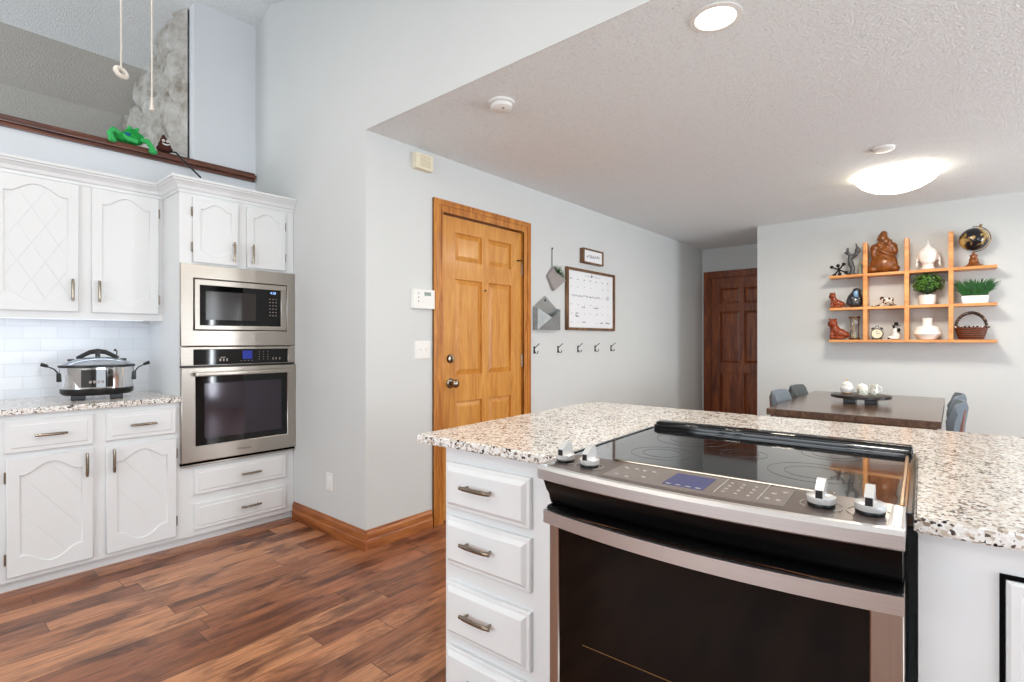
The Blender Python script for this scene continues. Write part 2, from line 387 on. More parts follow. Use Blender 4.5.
# ------------------------------------------------------------ room shell
XB, XL, YS, YF, YH, XR, YN = -4.11, -2.642, 1.774, 6.06, 7.14, 3.2, -2.6
ZD = 2.48
struct('floor', MB().box(-6.4, XR+.1, YN-.1, YH+.1, -.1, 0), 'floor')
struct('wall_kitchen_side', MB().box(XB-.1, XL, YS, YS+.12, 0, 3.75), 'wall', 'short pale grey wall beside the ovens')
b = MB().box(XL-.12, XL, YS+.12, 2.36, 0, ZD).box(XL-.12, XL, 3.245, YH+.1, 0, ZD).box(XL-.12, XL, 2.36, 3.245, 2.115, ZD)
struct('wall_left', b, 'wall', 'pale grey wall with the oak door')
struct('wall_hall_end', MB().box(XL-.12, -2.56, YH, YH+.12, 0, ZD).box(-1.7, -1.3, YH, YH+.12, 0, ZD).box(-2.56, -1.7, YH, YH+.12, 2.08, ZD), 'wall')
struct('wall_far', MB().box(-1.64, XR, YF, YF+.12, 0, ZD), 'wall', 'dining wall that carries the shelf')
struct('wall_hall_side', MB().box(-1.64, -1.52, YF+.12, YH, 0, ZD), 'wall')
struct('ceiling', MB().box(XL-.12, XR+.1, YS+.003, YH+.12, ZD, ZD+.04), 'ceil', 'flat textured dining ceiling')
struct('wall_soffit', MB().box(XL, XR, YS, YS+.12, ZD+.04, 3.75).box(XL, XR, YS, YS+.003, ZD-.0005, ZD+.04), 'wall', 'wall above the dining ceiling edge')
# half wall behind the cabinets, pier beside it
struct('wall_half', MB().box(XB-.1, XB, YN, YS, 0, 2.475), 'soffit', 'half wall above the wall cabinets')
struct('wall_pier', MB().box(XB-.1, XB, 1.348, YS, 2.475, 3.75), 'soffit')
c = struct('trim_1', MB().box(XB-.13, XB+.035, YN, YS-.01, 2.475, 2.50, .006).box(XB-.11, XB+.018, YN, YS-.012, 2.50, 2.518, .005).box(XB, XB+.02, YN, YS-.012, 2.45, 2.475, .004), 'cap', 'dark wooden cap rail on the half wall')
# vaulted ceiling: ridge along y at x=-3.86
def slab(x0, z0, x1, z1, y0, y1, t=.04): return MB().prism([(x0, z0), (x1, z1), (x1, z1+t), (x0, z0+t)], y0, y1, 'y')
struct('ceiling_vault', slab(-5.0, 3.43, -3.86, 3.715, YN, 3.2), 'ceil')
struct('ceiling_kitchen_slope', slab(-3.86, 3.715, 0, 2.755, YN, YS).box(0, XR+.1, YN, YS, 2.755, 2.795), 'ceil')
struct('ceiling_loft_slope', slab(-5.52, 3.19, -5.0, 3.43, YN, 3.2), 'ceil2')
struct('ceiling_loft_low', slab(-6.3, 2.42, -5.52, 3.19, YN, 3.2), 'ceil2')
struct('wall_loft', MB().box(-6.4, -6.3, YN, 3.2, 0, 2.5), 'wall')
struct('wall_loft_back', MB().box(-6.4, XL-.12, 3.2, 3.3, 0, 3.8), 'wall')
# right and back walls with assumed openings for the daylight lamps
b = MB().box(XR, XR+.1, YN, -1.2, 0, 2.8).box(XR, XR+.1, 2.3, 3.60, 0, 2.8).box(XR, XR+.1, 3.68, 4.2, 0, 2.8).box(XR, XR+.1, 5.3, YH, 0, 2.8)
b.box(XR, XR+.1, -1.2, 2.3, 2.25, 2.8).box(XR, XR+.1, -1.2, 2.3, 0, .2)
b.box(XR, XR+.1, 3.60, 5.3, 2.1, 2.8).box(XR, XR+.1, 4.2, 5.3, 0, .6).box(XR, XR+.1, 3.60, 3.68, 0, .2)
struct('wall_right', b, 'wall')
b = MB().box(-6.4, -2.6, YN-.1, YN, 0, 3.8).box(.8, XR, YN-.1, YN, 0, 2.8).box(-2.6, .8, YN-.1, YN, 0, .95).box(-2.6, .8, YN-.1, YN, 2.3, 3.8)
struct('wall_front', b, 'wall')
# baseboards
def bprof(t=.0): return [(0, 0), (-.018, 0), (-.018, .055), (-.014, .064), (-.014, .095), (-.007, .108), (-.006, .118), (0, .118)]
pf = [(YS+y, z) for y, z in bprof()]
struct('baseboard_side', MB().prism(pf, -3.50, XL+.018, 'x'), 'basex', 'oak baseboard on the short wall')
pf = [(XL-y, z) for y, z in bprof()]
struct('baseboard_left', MB().prism(pf, YS, 2.277, 'y').prism(pf, 3.325, YH, 'y'), 'base', 'oak baseboard on the door wall')
# ------------------------------------------------------------ doors
def casing_profile(mb, x0, x1, z1, w_, y0=0, head=True):
    """moulded casing round an opening x0..x1 (inner edges), up to z1, facing -y"""
    for a, c_, dy in ((0, w_, .014), (w_*.55, w_, .022), (w_*.8, w_*.93, .027), (0, w_*.18, .018)):
        mb.box(x0-c_, x0-a, y0-dy, y0, 0, z1+a, .002); mb.box(x1+a, x1+c_, y0-dy, y0, 0, z1+a, .002)
        mb.box(x0-c_, x1+c_, y0-dy-.0003, y0, z1+a, z1+c_, .002)
def six_panel(mb, W, H, cols, rows, t=.035):
    """rails and stiles with raised panels, front at y=0 facing -y"""
    xs = [0]; [xs.extend(c_) for c_ in cols]; xs.append(W)
    zs = [0]; [zs.extend(r_) for r_ in rows]; zs.append(H)
    for i in range(0, len(xs), 2): mb.box(xs[i], xs[i+1], 0, t, 0, H, .002)
    for c0, c1 in cols:
        for i in range(0, len(zs), 2): mb.box(c0, c1, 0, t, zs[i], zs[i+1], .002)
        for r0, r1 in rows: mb.raised(c0, c1, r0, r1, [(0, .03), (.0, .016), (.012, .013), (.036, .004)])
d1 = sroot('door_1', (XL, 2.37, 0), Q, 'honey oak six-panel entry door in an oak casing')
b = MB(); casing_profile(b, 0, .865, 2.105, .082); b.build('door_casing', 'oak', d1)
MB().box(-.01, .0, 0, .12, 0, 2.115).box(.865, .875, 0, .12, 0, 2.115).box(-.01, .875, 0, .12, 2.105, 2.115).build('door_jamb', 'oak', d1)
b = MB(); six_panel(b, .859, 2.09, [(.135, .405), (.475, .735)], [(.22, .80), (.99, 1.66), (1.79, 1.985)])
lf = b.build('door_leaf', 'oakp', d1, loc=(.003, .012, .006))
kb = MB().lathe([(0, 0), (.033, 0), (.035, .004), (.030, .010), (.013, .014), (.012, .034), (.022, .040), (.029, .052), (.028, .064), (.018, .072), (0, .074)], 28, mtx=Matrix.Translation((.085, 0, .935)) @ Matrix.Rotation(Q, 4, 'X')).build('door_knob', 'nickel', lf, 40)
MB().lathe([(0, 0), (.030, 0), (.032, .005), (.026, .016), (.014, .018), (.012, .022), (0, .022)], 28, mtx=Matrix.Translation((.085, 0, 1.105)) @ Matrix.Rotation(Q, 4, 'X')).box(.080, .090, -.036, -.018, 1.085, 1.125, .003).build('deadbolt', 'nickel', lf, 40)
MB().lathe([(0, 0), (.008, 0), (.008, .006), (0, .006)], 16, mtx=Matrix.Translation((.437, 0, 1.60)) @ Matrix.Rotation(Q, 4, 'X')).build('peephole', 'matte', lf)
for z in (.25, 1.07, 1.80): MB().lathe([(.006, -.05), (.006, .05)], 12, c=(.862, -.004, z)).lathe([(.0075, .05), (.004, .058)], 12, c=(.862, -.004, z)).box(.845, .860, .010, .013, z-.045, z+.045).build('hinge', 'nickel', lf, 40)
MB().tube([(.857, -.008, 1.87), (.83, -.018, 1.868), (.79, -.022, 1.862)], [.004, .0035, .007], 8).build('hinge_stop', 'hook', lf)
d2 = sroot('door_2', (-2.53, YH, 0), 0, 'dark walnut six-panel door at the end of the hall')
b = MB(); casing_profile(b, 0, .80, 2.08, .085); b.build('door_casing', 'walnut', d2)
MB().box(-.01, .012, 0, .12, 0, 2.09).box(.79, .81, 0, .12, 0, 2.09).box(-.01, .81, 0, .12, 2.07, 2.09).build('door_jamb', 'walnut', d2)
b = MB(); six_panel(b, .80, 2.07, [(.12, .37), (.43, .68)], [(.2, .80), (.93, 1.62), (1.72, 1.93)]); b.build('door_leaf', 'walnut', d2, loc=(0, .02, .005))
MB().lathe([(0, 0), (.03, 0), (.03, .006), (.012, .012), (.012, .03), (.026, .04), (.026, .06), (0, .066)], 20, mtx=Matrix.Translation((.74, .02, .95)) @ Matrix.Rotation(Q, 4, 'X')).build('door_knob', 'brassy', d2, 40)
# ------------------------------------------------------------ stone chimney behind the half wall
g = bmesh.new(); nx, nz = 60, 60; vs = []
for i in range(nx+1):
    for j in range(nz+1):
        x = -4.2-1.32*i/nx; z = 2.2+1.5*j/nz
        top = 3.63-.25*(-4.11-x) if x > -5.0 else 3.41-.46*(-5.0-x)
        top = min(top, 3.7); z = 2.2+(top+.02-2.2)*j/nz
        n1 = noise.noise(Vector((x*3.2, z*3.2, 1))); n2 = noise.noise(Vector((x*8, z*8, 5)))
        cell = noise.voronoi(Vector((x*4.2, z*4.2, 0)))[0]; e = min(1, (cell[1]-cell[0])*4)
        y = 1.335-min(1, i/5)*(.02+.04*abs(n1)+.02*abs(n2)+.05*e)
        xx = x+(.07*noise.noise(Vector((z*7, 3, 2)))+.04*noise.noise(Vector((z*17, 3, 2))))*(i/nx)
        vs.append(g.verts.new((xx, y, z)))
for i in range(nx):
    for j in range(nz): g.faces.new([vs[i*(nz+1)+j], vs[(i+1)*(nz+1)+j], vs[(i+1)*(nz+1)+j+1], vs[i*(nz+1)+j+1]])
b = MB(); b.merge(g); b.box(-5.4, -4.22, 1.36, 1.9, 0, 3.12)
tag(b.build('stone_chimney', 'stone', smooth=60), 'pale rough stone chimney breast rising behind the half wall', 'chimney')
# ------------------------------------------------------------ cabinet pieces (local: front faces -y)
def arch(x0, x1, z0, z1, h, n=40, sh=.10):
    def bump(t):
        if t < sh or t > 1-sh: return .06*math.sin(PI*min(t, 1-t)/sh)*-1
        return max(0, 1-(2*(t-sh)/(1-2*sh)-1)**2)**1.6
    top = [(x0+(x1-x0)*i/n, z1-h+h*bump(i/n)) for i in range(n+1)]
    bot = [(x0+(x1-x0)*i/n, z0+h-h*bump(i/n)) for i in range(n+1)]
    return bot+top[::-1]
def pull(parent, x, z, L=.125, vertical=False, y=-.02, mat='nickel'):
    n = 14; pts = []; rad = []
    for i in range(n+1):
        t = i/n; a = (t-.5)*L; d = -.024-.003*math.sin(PI*t)
        pts.append((0, d, a) if vertical else (a, d, 0)); rad.append(.0074 if .1 < t < .9 else .0062)
    b = MB().tube(pts, rad, 8)
    for s_ in (-1, 1):
        a = s_*L*.38; c_ = (0, 0, a) if vertical else (a, 0, 0); e_ = Vector(c_)+Vector((0, -.024, 0)); b.tube([c_, e_], .0042, 8)
    return b.build('handle', mat, parent, 60, loc=(x, y, z))
def cab_door(parent, x0, x1, z0, z1, h, side, pat='cab', hinge=None, inset=.048, pz=None, L=.125, low=True):
    r = bpy.data.objects.new('door', None); COL.objects.link(r); r.parent = parent
    outer = [(x0, z0), (x1, z0), (x1, z1), (x0, z1)]
    link('door_frame', plate(outer, [arch(x0+inset, x1-inset, z0+inset*.95, z1-inset*.75, h)], -.019, -.002, .003), 'cab', r)
    MB().box(x0+inset*.6, x1-inset*.6, -.012, -.006, z0+inset*.5, z1-inset*.4).build('door_panel', pat, r)
    x = x1-.030 if side == 'r' else x0+.030
    pull(r, x, pz if pz is not None else z0+.12, L, True)
    if hinge:
        hx = x0-.004 if hinge == 'l' else x1+.004
        for zz in (z0+.09, z1-.09):
            MB().tube([(hx, -.010, zz-.022), (hx, -.010, zz+.022)], .0045, 8).sph((hx, -.010, zz+.025), .0045, 8).sph((hx, -.010, zz-.025), .0045, 8).build('hinge', 'nickel', r, 50)
    return r
def drawer(parent, x0, x1, z0, z1, rings=((0, 0), (0, -.013), (.004, -.016), (.022, -.016), (.026, -.019), (.03, -.019)), L=.125, hy=-.019, hx=None):
    r = bpy.data.objects.new('drawer', None); COL.objects.link(r); r.parent = parent
    MB().raised(x0, x1, z0, z1, list(rings)).build('drawer_front', 'cab', r)
    pull(r, hx if hx is not None else (x0+x1)/2, (z0+z1)/2, L, False, hy); return r
def crown(mb, path, z0, h=.085, out=.055):
    """crown moulding along a plan path (points, outward is -y / left as built)"""
    prof = [(0, 0), (.006, 0), (.008, .016), (.016, .022), (.022, .04), (.036, .056), (.044, .060), (.046, .068), (.055, .072), (.055, .085), (0, .085)]
    n = len(path); rings = []
    for i, p in enumerate(path):
        p = Vector(p); a = Vector(path[i-1]) if i else None; c_ = Vector(path[i+1]) if i < n-1 else None
        def nrm(u, v): d = (v-u).normalized(); return Vector((d.y, -d.x))
        if a is None: m = nrm(p, c_)
        elif c_ is None: m = nrm(a, p)
        else:
            m1, m2 = nrm(a, p), nrm(p, c_); m = (m1+m2)/(1+m1.dot(m2))
        rings.append([(p.x+m.x*o*out/.055, p.y+m.y*o*out/.055, z0+zz*h/.085) for o, zz in prof])
    k = len(prof); vs = [v for r in rings for v in r]; fs = []
    for i in range(n-1):
        for j in range(k): fs.append((i*k+j, (i+1)*k+j, (i+1)*k+(j+1) % k, i*k+(j+1) % k))
    fs += [tuple(range(k)), tuple(range((n-1)*k, n*k))[::-1]]
    mb.add(vs, fs)
# --- wall cabinet (left run); local x = world Y, front plane X=-3.81
uc = thing('wall_cabinet', 'white wall cabinet with lattice-panel doors above the slow cooker', 'cabinet', (-3.81, 0, 0), Q)
MB().box(-.6, 1.072, 0, .295, 1.375, 2.13).box(-.6, 1.072, .0, .012, 1.358, 1.375).build('body', 'cab', uc)
b = MB(); crown(b, [(-.6, 0), (1.07, 0)], 2.125); b.build('crown_moulding', 'cab', uc)
cab_door(uc, .300, .655, 1.40, 2.12, .05, 'r', 'cross', None, pz=1.52)
cab_door(uc, .715, 1.045, 1.40, 2.12, .05, 'l', 'cab', 'r', pz=1.52)
cab_door(uc, -.33, .285, 1.40, 2.12, .05, 'l', 'cross', None, pz=1.52)
o = MB().box(-.5, 1.0, .10, .13, 1.355, 1.368, .003).build('led_strip_light', 'led', loc=(-3.81, 0, .006), rotz=Q); tag(o, 'thin LED strip under the white wall cabinet', 'light')
# --- tall oven cabinet, local x from world Y 1.073
oc = thing('oven_cabinet', 'tall white cabinet that houses the microwave and oven', 'cabinet', (-3.51, 1.073, 0), Q)
b = MB().box(0, .018, 0, .598, 0.055, 2.13).box(.681, .699, 0, .598, .055, 2.13).box(.018, .681, .02, .598, 1.70, 1.72).box(.018, .681, .02, .598, .475, .49).box(.018, .681, .56, .598, .06, 2.13)
b.box(.018, .681, 0, .02, 1.70, 2.13).box(.018, .681, 0, .02, .055, .475).build('body', 'cab', oc)
MB().box(0, .699, .045, .06, 0, .056).build('toe_kick', 'cab', oc)
b = MB(); crown(b, [(0, .295), (0, 0), (.699, 0)], 2.125); b.build('crown_moulding', 'cab', oc)
cab_door(oc, .068, .326, 1.712, 2.105, .035, 'r', 'cab', 'l', inset=.042, pz=1.795)
cab_door(oc, .382, .634, 1.712, 2.105, .035, 'l', 'cab', 'r', inset=.042, pz=1.795)
drawer(oc, .075, .640, .302, .458, hx=.40); drawer(oc, .075, .640, .088, .248, hx=.40)
# --- base cabinet
bc = thing('base_cabinet', 'white base cabinet with drawers and arched doors under the left counter', 'cabinet', (-3.51, 0, 0), Q)
MB().box(-.6, 1.073, 0, .598, .058, .872).build('body', 'cab', bc)
MB().box(-.6, 1.073, .045, .06, 0, .059).build('toe_kick', 'cab', bc)
cab_door(bc, .330, .664, .082, .660, .05, 'r', 'slant', 'l', pz=.585)
cab_door(bc, .720, 1.052, .082, .660, .05, 'l', 'slant', 'r', pz=.585)
cab_door(bc, -.30, .28, .082, .660, .05, 'l', 'slant', None, pz=.585)
drawer(bc, .322, .664, .686, .845); drawer(bc, .720, 1.052, .692, .842); drawer(bc, -.30, .28, .686, .845)
ct = MB().box(-.6, 1.072, -.03, .598, .874, .904, .004).build('countertop', 'granite', loc=(-3.51, 0, 0), rotz=Q)
tag(ct, 'speckled granite countertop under the slow cooker', 'countertop')
struct('wall_backsplash', MB().box(XB, XB+.008, -.6, 1.073, .904, 1.375), 'tile', 'white subway tile backsplash')
# --- microwave
mw = thing('microwave', 'built-in stainless microwave above the wall oven', 'microwave', (-3.51, 1.073, 0), Q)
link('trim_frame', plate([(.0, 1.203), (.699, 1.203), (.699, 1.698), (.0, 1.698)], [[(.068, 1.298), (.642, 1.298), (.642, 1.614), (.068, 1.614)]], -.022, -.002, .003), 'ovensteel', mw)
MB().box(.07, .64, -.008, .42, 1.30, 1.612).build('body', 'matte', mw)
link('door', plate([(.074, 1.304), (.636, 1.304), (.636, 1.608), (.074, 1.608)], [[(.102, 1.330), (.600, 1.330), (.600, 1.575), (.102, 1.575)]], -.026, -.009, .002), 'ovensteel', mw)
MB().box(.100, .602, -.021, -.010, 1.328, 1.577).build('door_glass', 'darkglass', mw)
MB().box(.135, .435, -.0222, -.0212, 1.365, 1.54).build('window', simple('microwave_window', (44, 38, 35), .1, spec=.5), mw)
text('4:28', 'clock_display', emit('clock_digits', (150, 190, 255), 1.2), mw, (.548, -.022, 1.553), .022)
b = MB()
for i in range(3):
    for j in range(6): b.box(.523+i*.02, .532+i*.02, -.0218, -.0212, 1.40+j*.022, 1.406+j*.022)
b.build('keypad', 'panel2', mw)
# --- wall oven
ov = thing('wall_oven', 'built-in stainless wall oven under the microwave', 'oven', (-3.51, 1.073, 0), Q)
MB().box(.01, .69, .0, .5, .50, 1.19).build('body', 'matte', ov)
link('control_fascia', plate([(.0, 1.085), (.699, 1.085), (.699, 1.197), (.0, 1.197)], [[(.068, 1.088), (.650, 1.088), (.650, 1.182), (.068, 1.182)]], -.022, -.001, .002), 'ovensteel', ov)
MB().box(.066, .652, -.019, -.008, 1.087, 1.184).build('control_glass', 'darkglass', ov)
MB().box(.352, .412, -.0205, -.0192, 1.118, 1.172).build('display', 'lcd2', ov)
b = MB()
for i in range(3):
    for j in range(4): b.box(.455+i*.028, .461+i*.028, -.0198, -.0192, 1.112+j*.016, 1.116+j*.016)
for x_ in (.215, .235, .255, .545, .565, .59): b.box(x_, x_+.008, -.0198, -.0192, 1.108, 1.124)
b.box(.222, .25, -.0198, -.0192, 1.13, 1.134)
for i in range(4): b.box(.340+i*.023, .346+i*.023, -.0198, -.0192, 1.106, 1.110)
b.build('panel_marks', 'panel2', ov)
MB().box(0, .699, -.012, 0, 1.074, 1.084).build('vent_gap', 'matte', ov)
link('door', plate([(.0, .505), (.699, .505), (.699, 1.073), (.0, 1.073)], [[(.076, .600), (.640, .600), (.640, 1.018), (.076, 1.018)]], -.035, -.002, .004), 'ovensteel', ov)
MB().box(.074, .642, -.031, -.012, .598, 1.02).build('door_glass', 'darkglass', ov)
MB().box(.125, .600, -.0322, -.0312, .640, .975).build('window', 'tint', ov, label='iridescent pink and teal oven window')
b = MB().box(.065, .652, -.075, -.055, 1.022, 1.046, .006)
for x_ in (.09, .615): b.box(x_, x_+.022, -.058, -.03, 1.026, 1.042, .002)
b.build('handle', 'ovensteel', ov)
text('Whirlpool', 'badge', 'panel', ov, (.355, -.0354, .548), .022)
MB().box(0, .699, -.018, .02, .490, .505).build('vent_slot', 'void', ov)
MB().box(0, .699, -.024, .0, .478, .489, .002).build('bottom_trim', 'ovensteel', ov)
# ------------------------------------------------------------ slow cooker
sc = thing('slow_cooker', 'oval stainless slow cooker with black lid handle on the left counter', 'slow cooker', (-3.76, .735, .905), R(78)); sc.scale = (1, 1, 1.2)
def oval(prof, seg=40, sx=1, sy=.74): return MB().lathe(prof, seg, sx=sx, sy=sy)
oval([(.150, .045), (.163, .052), (.168, .10), (.170, .150)]).build('body', 'bright', sc, 50)
oval([(.10, .018), (.155, .022), (.167, .032), (.168, .05), (.15, .052)]).build('base', 'matte', sc, 50)
for x_ in (-.085, .085):
    for y_ in (-.07, .07): MB().box(x_-.03, x_+.03, y_-.02, y_+.02, 0, .024, .004).build('foot', 'matte', sc)
oval([(.171, .150), (.176, .153), (.176, .160), (.168, .163)]).build('rim', 'matte', sc, 50)
oval([(.168, .163), (.15, .174), (.10, .190), (.04, .199), (.005, .200)]).build('lid', simple('lid_glass', (168, 176, 184), .06, .4, .1, coat=1), sc, 60)
hp = [(-.095, 0, .192), (-.07, 0, .204), (-.035, 0, .221), (0, 0, .226), (.035, 0, .221), (.07, 0, .204), (.095, 0, .192)]
b = MB().tube(hp, [.008, .010, .011, .012, .011, .010, .008], 10).box(-.012, .012, -.014, .014, .195, .225, .003); b.build('lid_handle', 'matte', sc, 50)
for s_ in (-1, 1):
    MB().box(s_*.115-.018, s_*.115+.018, -.012, .012, .180, .190, .003).build('lid_clip', 'matte', sc)
    b = MB().box(s_*.165-.014, s_*.165+.014, -.03, .03, .085, .125, .005).tube([(s_*.168, 0, .118), (s_*.19, 0, .145), (s_*.225, 0, .160)], [.004, .003, .003], 8); b.build('side_handle', 'matte', sc, 40)
    MB().tube([(s_*.215, 0, .158), (s_*.245, 0, .168)], [.007, .009], 8).build('latch_grip', 'matte', sc)
b = MB()
nn = 16
for k_, (r0, z0_, z1_) in enumerate([(.1725, .060, .142)]):
    vs = []
    for i in range(nn+1):
        a = R(-90+(i/nn-.5)*48)
        for z in (z0_, z1_):
            vs.append((r0*1.0*math.cos(a), .74*r0*math.sin(a)-.002, z)); 
        for z in (z1_, z0_): vs.append((r0*.94*math.cos(a), .74*r0*.94*math.sin(a), z))
    b.add(vs, [(4*i+j, 4*i+(j+1) % 4, 4*i+4+(j+1) % 4, 4*i+4+j) for i in range(nn) for j in range(4)]+[(0, 1, 2, 3), tuple(4*nn+j for j in (3, 2, 1, 0))])
cp = b.build('control_panel', 'glass', sc, 40)
for i, x_ in enumerate((-.03, -.012, .006, .024)):
    MB().lathe([(0, 0), (.007, 0), (.007, .0012), (0, .0012)], 14, mtx=Matrix.Translation((x_, -.1285, .085)) @ Matrix.Rotation(Q, 4, 'X')).build('button', 'panel2', cp)
MB().tube([(.085, -.03, .187), (.088, -.03, .225), (.075, -.03, .233)], [.003, .003, .008], 8).build('probe_knob', 'matte', sc)
# ------------------------------------------------------------ plush toys on the cap rail
fr = thing('green_plush_frog', 'green plush frog sprawled on the dark cap rail', 'plush toy', (-4.11, .98, 2.52), Q)
blob('body', [(-.04, 0, .035, .06, .045, .035), (.01, 0, .035, .055, .045, .033), (.0, .0, .075, .042, .036, .032), (.04, .0, .06, .03, .03, .026)], 'plush', fr, .006)
b = MB().tube([(-.06, -.01, .045), (-.105, -.03, .060), (-.125, -.045, .03), (-.115, -.05, -.005)], [.018, .02, .017, .018], 10).sph((-.113, -.05, -.012), (.024, .02, .014), 12); b.build('leg', 'plush2', fr, 60)
b = MB().tube([(.04, -.01, .04), (.080, -.035, .035), (.098, -.05, .0), (.104, -.055, -.022)], [.018, .018, .016, .017], 10).sph((.105, -.056, -.03), (.026, .02, .016), 12); b.build('leg', 'plush2', fr, 60)
MB().tube([(-.05, -.03, .04), (-.03, -.05, .018), (.02, -.05, .012)], [.014, .013, .014], 10).build('arm', 'plush2', fr, 60)
MB().sph((-.03, -.037, .05), (.018, .008, .012), 12).build('chest_patch', 'blue', fr, 60)
for x_ in (-.015, .025): MB().sph((x_, -.018, .102), .013, 12).build('eye', 'plush2', fr, 60)
br = thing('brown_plush_toy', 'small brown cone-shaped plush with a white grin on the cap rail', 'plush toy', (-4.105, 1.165, 2.52), Q)
blob('body', [(0, 0, .022, .05, .04, .026), (0, 0, .05, .038, .032, .026), (-.003, 0, .078, .025, .022, .024), (-.006, 0, .103, .012, .011, .016)], 'plushb', br, .005)
for x_ in (-.013, .011):
    e = MB().sph((x_, -.028, .070), (.010, .006, .009), 12).build('eye', 'white', br, 60); MB().sph((x_, -.0345, .068), .003, 8).build('pupil', 'matte', e)
b = MB().tube([(-.022, -.0355, .050), (-.01, -.040, .042), (.008, -.040, .042), (.022, -.0355, .050)], [.003, .005, .005, .003], 8); b.build('mouth', 'white', br, 60)
st = MB().tube([(-4.09, 1.19, 2.526), (-4.05, 1.215, 2.522), (-4.03, 1.27, 2.46), (-4.02, 1.31, 2.42), (-4.015, 1.36, 2.375)], .006, 8).build('black_strap', 'matte')
tag(st, 'thin black strap dangling off the dark cap rail', 'strap')
# fan pull chains
for (y_, z_, kind) in ((.562, 2.285, 'ring'), (.665, 2.20, 'bell')):
    ztop = 3.715-.25*(-2.5+3.86)
    r = thing('pull_chain', 'white beaded ceiling pull chain ending in a %s' % ('slanted ring pendant, left of the pair' if kind == 'ring' else 'narrow bell pendant, right of the pair'), 'pull chain', (-2.5, y_, z_), Q, 'ceiling pull chains')
    b = MB()
    n = 150; H_ = ztop-z_
    b.tube([(0, 0, .03), (0, 0, H_)], .0022, 6)
    for i in range(n): b.sph((0, 0, .03+(H_-.03)*i/n), .0038, 6)
    b.build('bead_chain', 'cord', r)
    if kind == 'ring':
        m = Matrix.Translation((0, 0, .008)) @ Matrix.Rotation(R(65), 4, 'X') @ Matrix.Rotation(R(20), 4, 'Y')
        MB().tube([(.020*math.cos(a*PI/10), .020*math.sin(a*PI/10), 0) for a in range(20)], .009, 8, True, m).build('pendant', 'cord', r, 60)
    else: MB().lathe([(.008, -.022), (.009, -.018), (.0055, .0), (.004, .03), (.002, .034)], 16).build('pendant', 'cord', r, 50)
# ------------------------------------------------------------ things on the left wall (local x = world Y)
def onwall(name, label, cat, y, z, group=None): return thing(name, label, cat, (XL, y, z), Q, group)
ch = onwall('door_chime', 'cream door chime box high on the wall left of the oak door', 'door chime', 2.195, 2.39)
MB().box(-.080, .062, -.045, 0, -.052, .048, .006).build('cover', 'cream', ch)
b = MB()
for i in range(6): b.box(-.045, .04, -.047, -.045, -.035+i*.013, -.030+i*.013)
b.build('grille', simple('cream_dark', (206, 196, 168), .5), ch)
th = onwall('thermostat', 'white wall control box with a small grey display beside the door casing', 'thermostat', 2.195, 1.505)
MB().box(-.088, .088, -.03, 0, -.062, .062, .004).build('case', 'white', th)
MB().box(.0, .055, -.0315, -.030, .022, .045).build('display', simple('lcd_grey', (140, 156, 150), .3), th)
b = MB()
for i in range(3): b.box(-.052, -.044, -.0308, -.030, .03-.025*i, .038-.025*i)
b.build('buttons', 'panel2', th)
sw = onwall('light_switch', 'white double toggle light switch plate under the thermostat', 'light switch', 2.205, 1.175)
MB().raised(-.064, .064, -.058, .058, [(0, 0), (0, -.003), (.004, -.006)]).build('plate', 'white', sw)
for x_ in (-.022, .022): MB().box(x_-.005, x_+.005, -.016, -.005, -.004, .012, .002).build('toggle', 'white', sw)
ou = thing('wall_outlet', 'white electrical outlet low on the short wall', 'outlet', (-3.04, YS, .335))
MB().raised(-.036, .036, -.058, .058, [(0, 0), (0, -.003), (.004, -.006)]).build('plate', 'white', ou)
for z_ in (-.024, .024): MB().lathe([(0, 0), (.016, 0), (.016, .002), (0, .002)], 18, mtx=Matrix.Translation((0, -.006, z_)) @ Matrix.Rotation(Q, 4, 'X')).build('socket', 'paper', ou)
# hanging planter
hp_ = onwall('hanging_planter', 'grey diamond wall planter with a small fern hung from a cord', 'planter', 3.63, 1.84)
MB().tube([(0, -.006, .185), (-.0, -.004, .0)], .003, 6).sph((0, -.008, .188), .007, 8).build('cord', 'soil', hp_)
b = MB(); b.add([(-.085, -.004, -.055), (.0, -.004, .035), (.15, -.004, -.065), (.0, -.004, -.18), (-.080, -.022, -.055), (.13, -.06, -.080), (.0, -.035, -.175), (.0, -.022, .025)],
      [(0, 3, 2, 1), (0, 1, 7, 4), (0, 4, 6, 3), (3, 6, 5, 2), (4, 7, 5, 6)]); b.build('pot', 'pot', hp_)
b = MB()
for i in range(70):
    a = random.uniform(-1, 1); x_ = random.uniform(.02, .14); L_ = random.uniform(.03, .075); p0 = Vector((x_, random.uniform(-.05, -.01), .0-.6*x_))
    p1 = p0+Vector((a*.5*L_+.02, random.uniform(-.4, .2)*L_, L_)); s_ = Vector((.006, .003, 0)); b.add([p0-s_, p0+s_, (p0+p1)/2+s_*1.6, p1, (p0+p1)/2-s_*1.6], [(0, 1, 2, 3, 4)])
b.build('fern', 'green', hp_)
en = onwall('metal_envelope', 'galvanised metal envelope letter holder hung beside the oak door', 'letter holder', 3.53, 1.325)
b = MB(); b.add([(-.16, -.004, 0), (.16, -.004, 0), (.16, -.004, .19), (.0, -.004, .29), (-.16, -.004, .19), (-.16, -.05, 0), (.16, -.05, 0), (.16, -.05, .175), (.0, -.080, .105), (-.16, -.05, .175)],
      [(0, 1, 2, 3, 4), (0, 1, 6, 5), (1, 2, 7, 6), (4, 0, 5, 9), (5, 6, 8), (6, 7, 8), (9, 5, 8)]); b.build('pocket', 'galv', en)
MB().lathe([(0, 0), (.008, 0), (.008, .004), (0, .004)], 12, mtx=Matrix.Translation((0, -.0045, .25)) @ Matrix.Rotation(Q, 4, 'X')).build('rivet', 'matte', en)
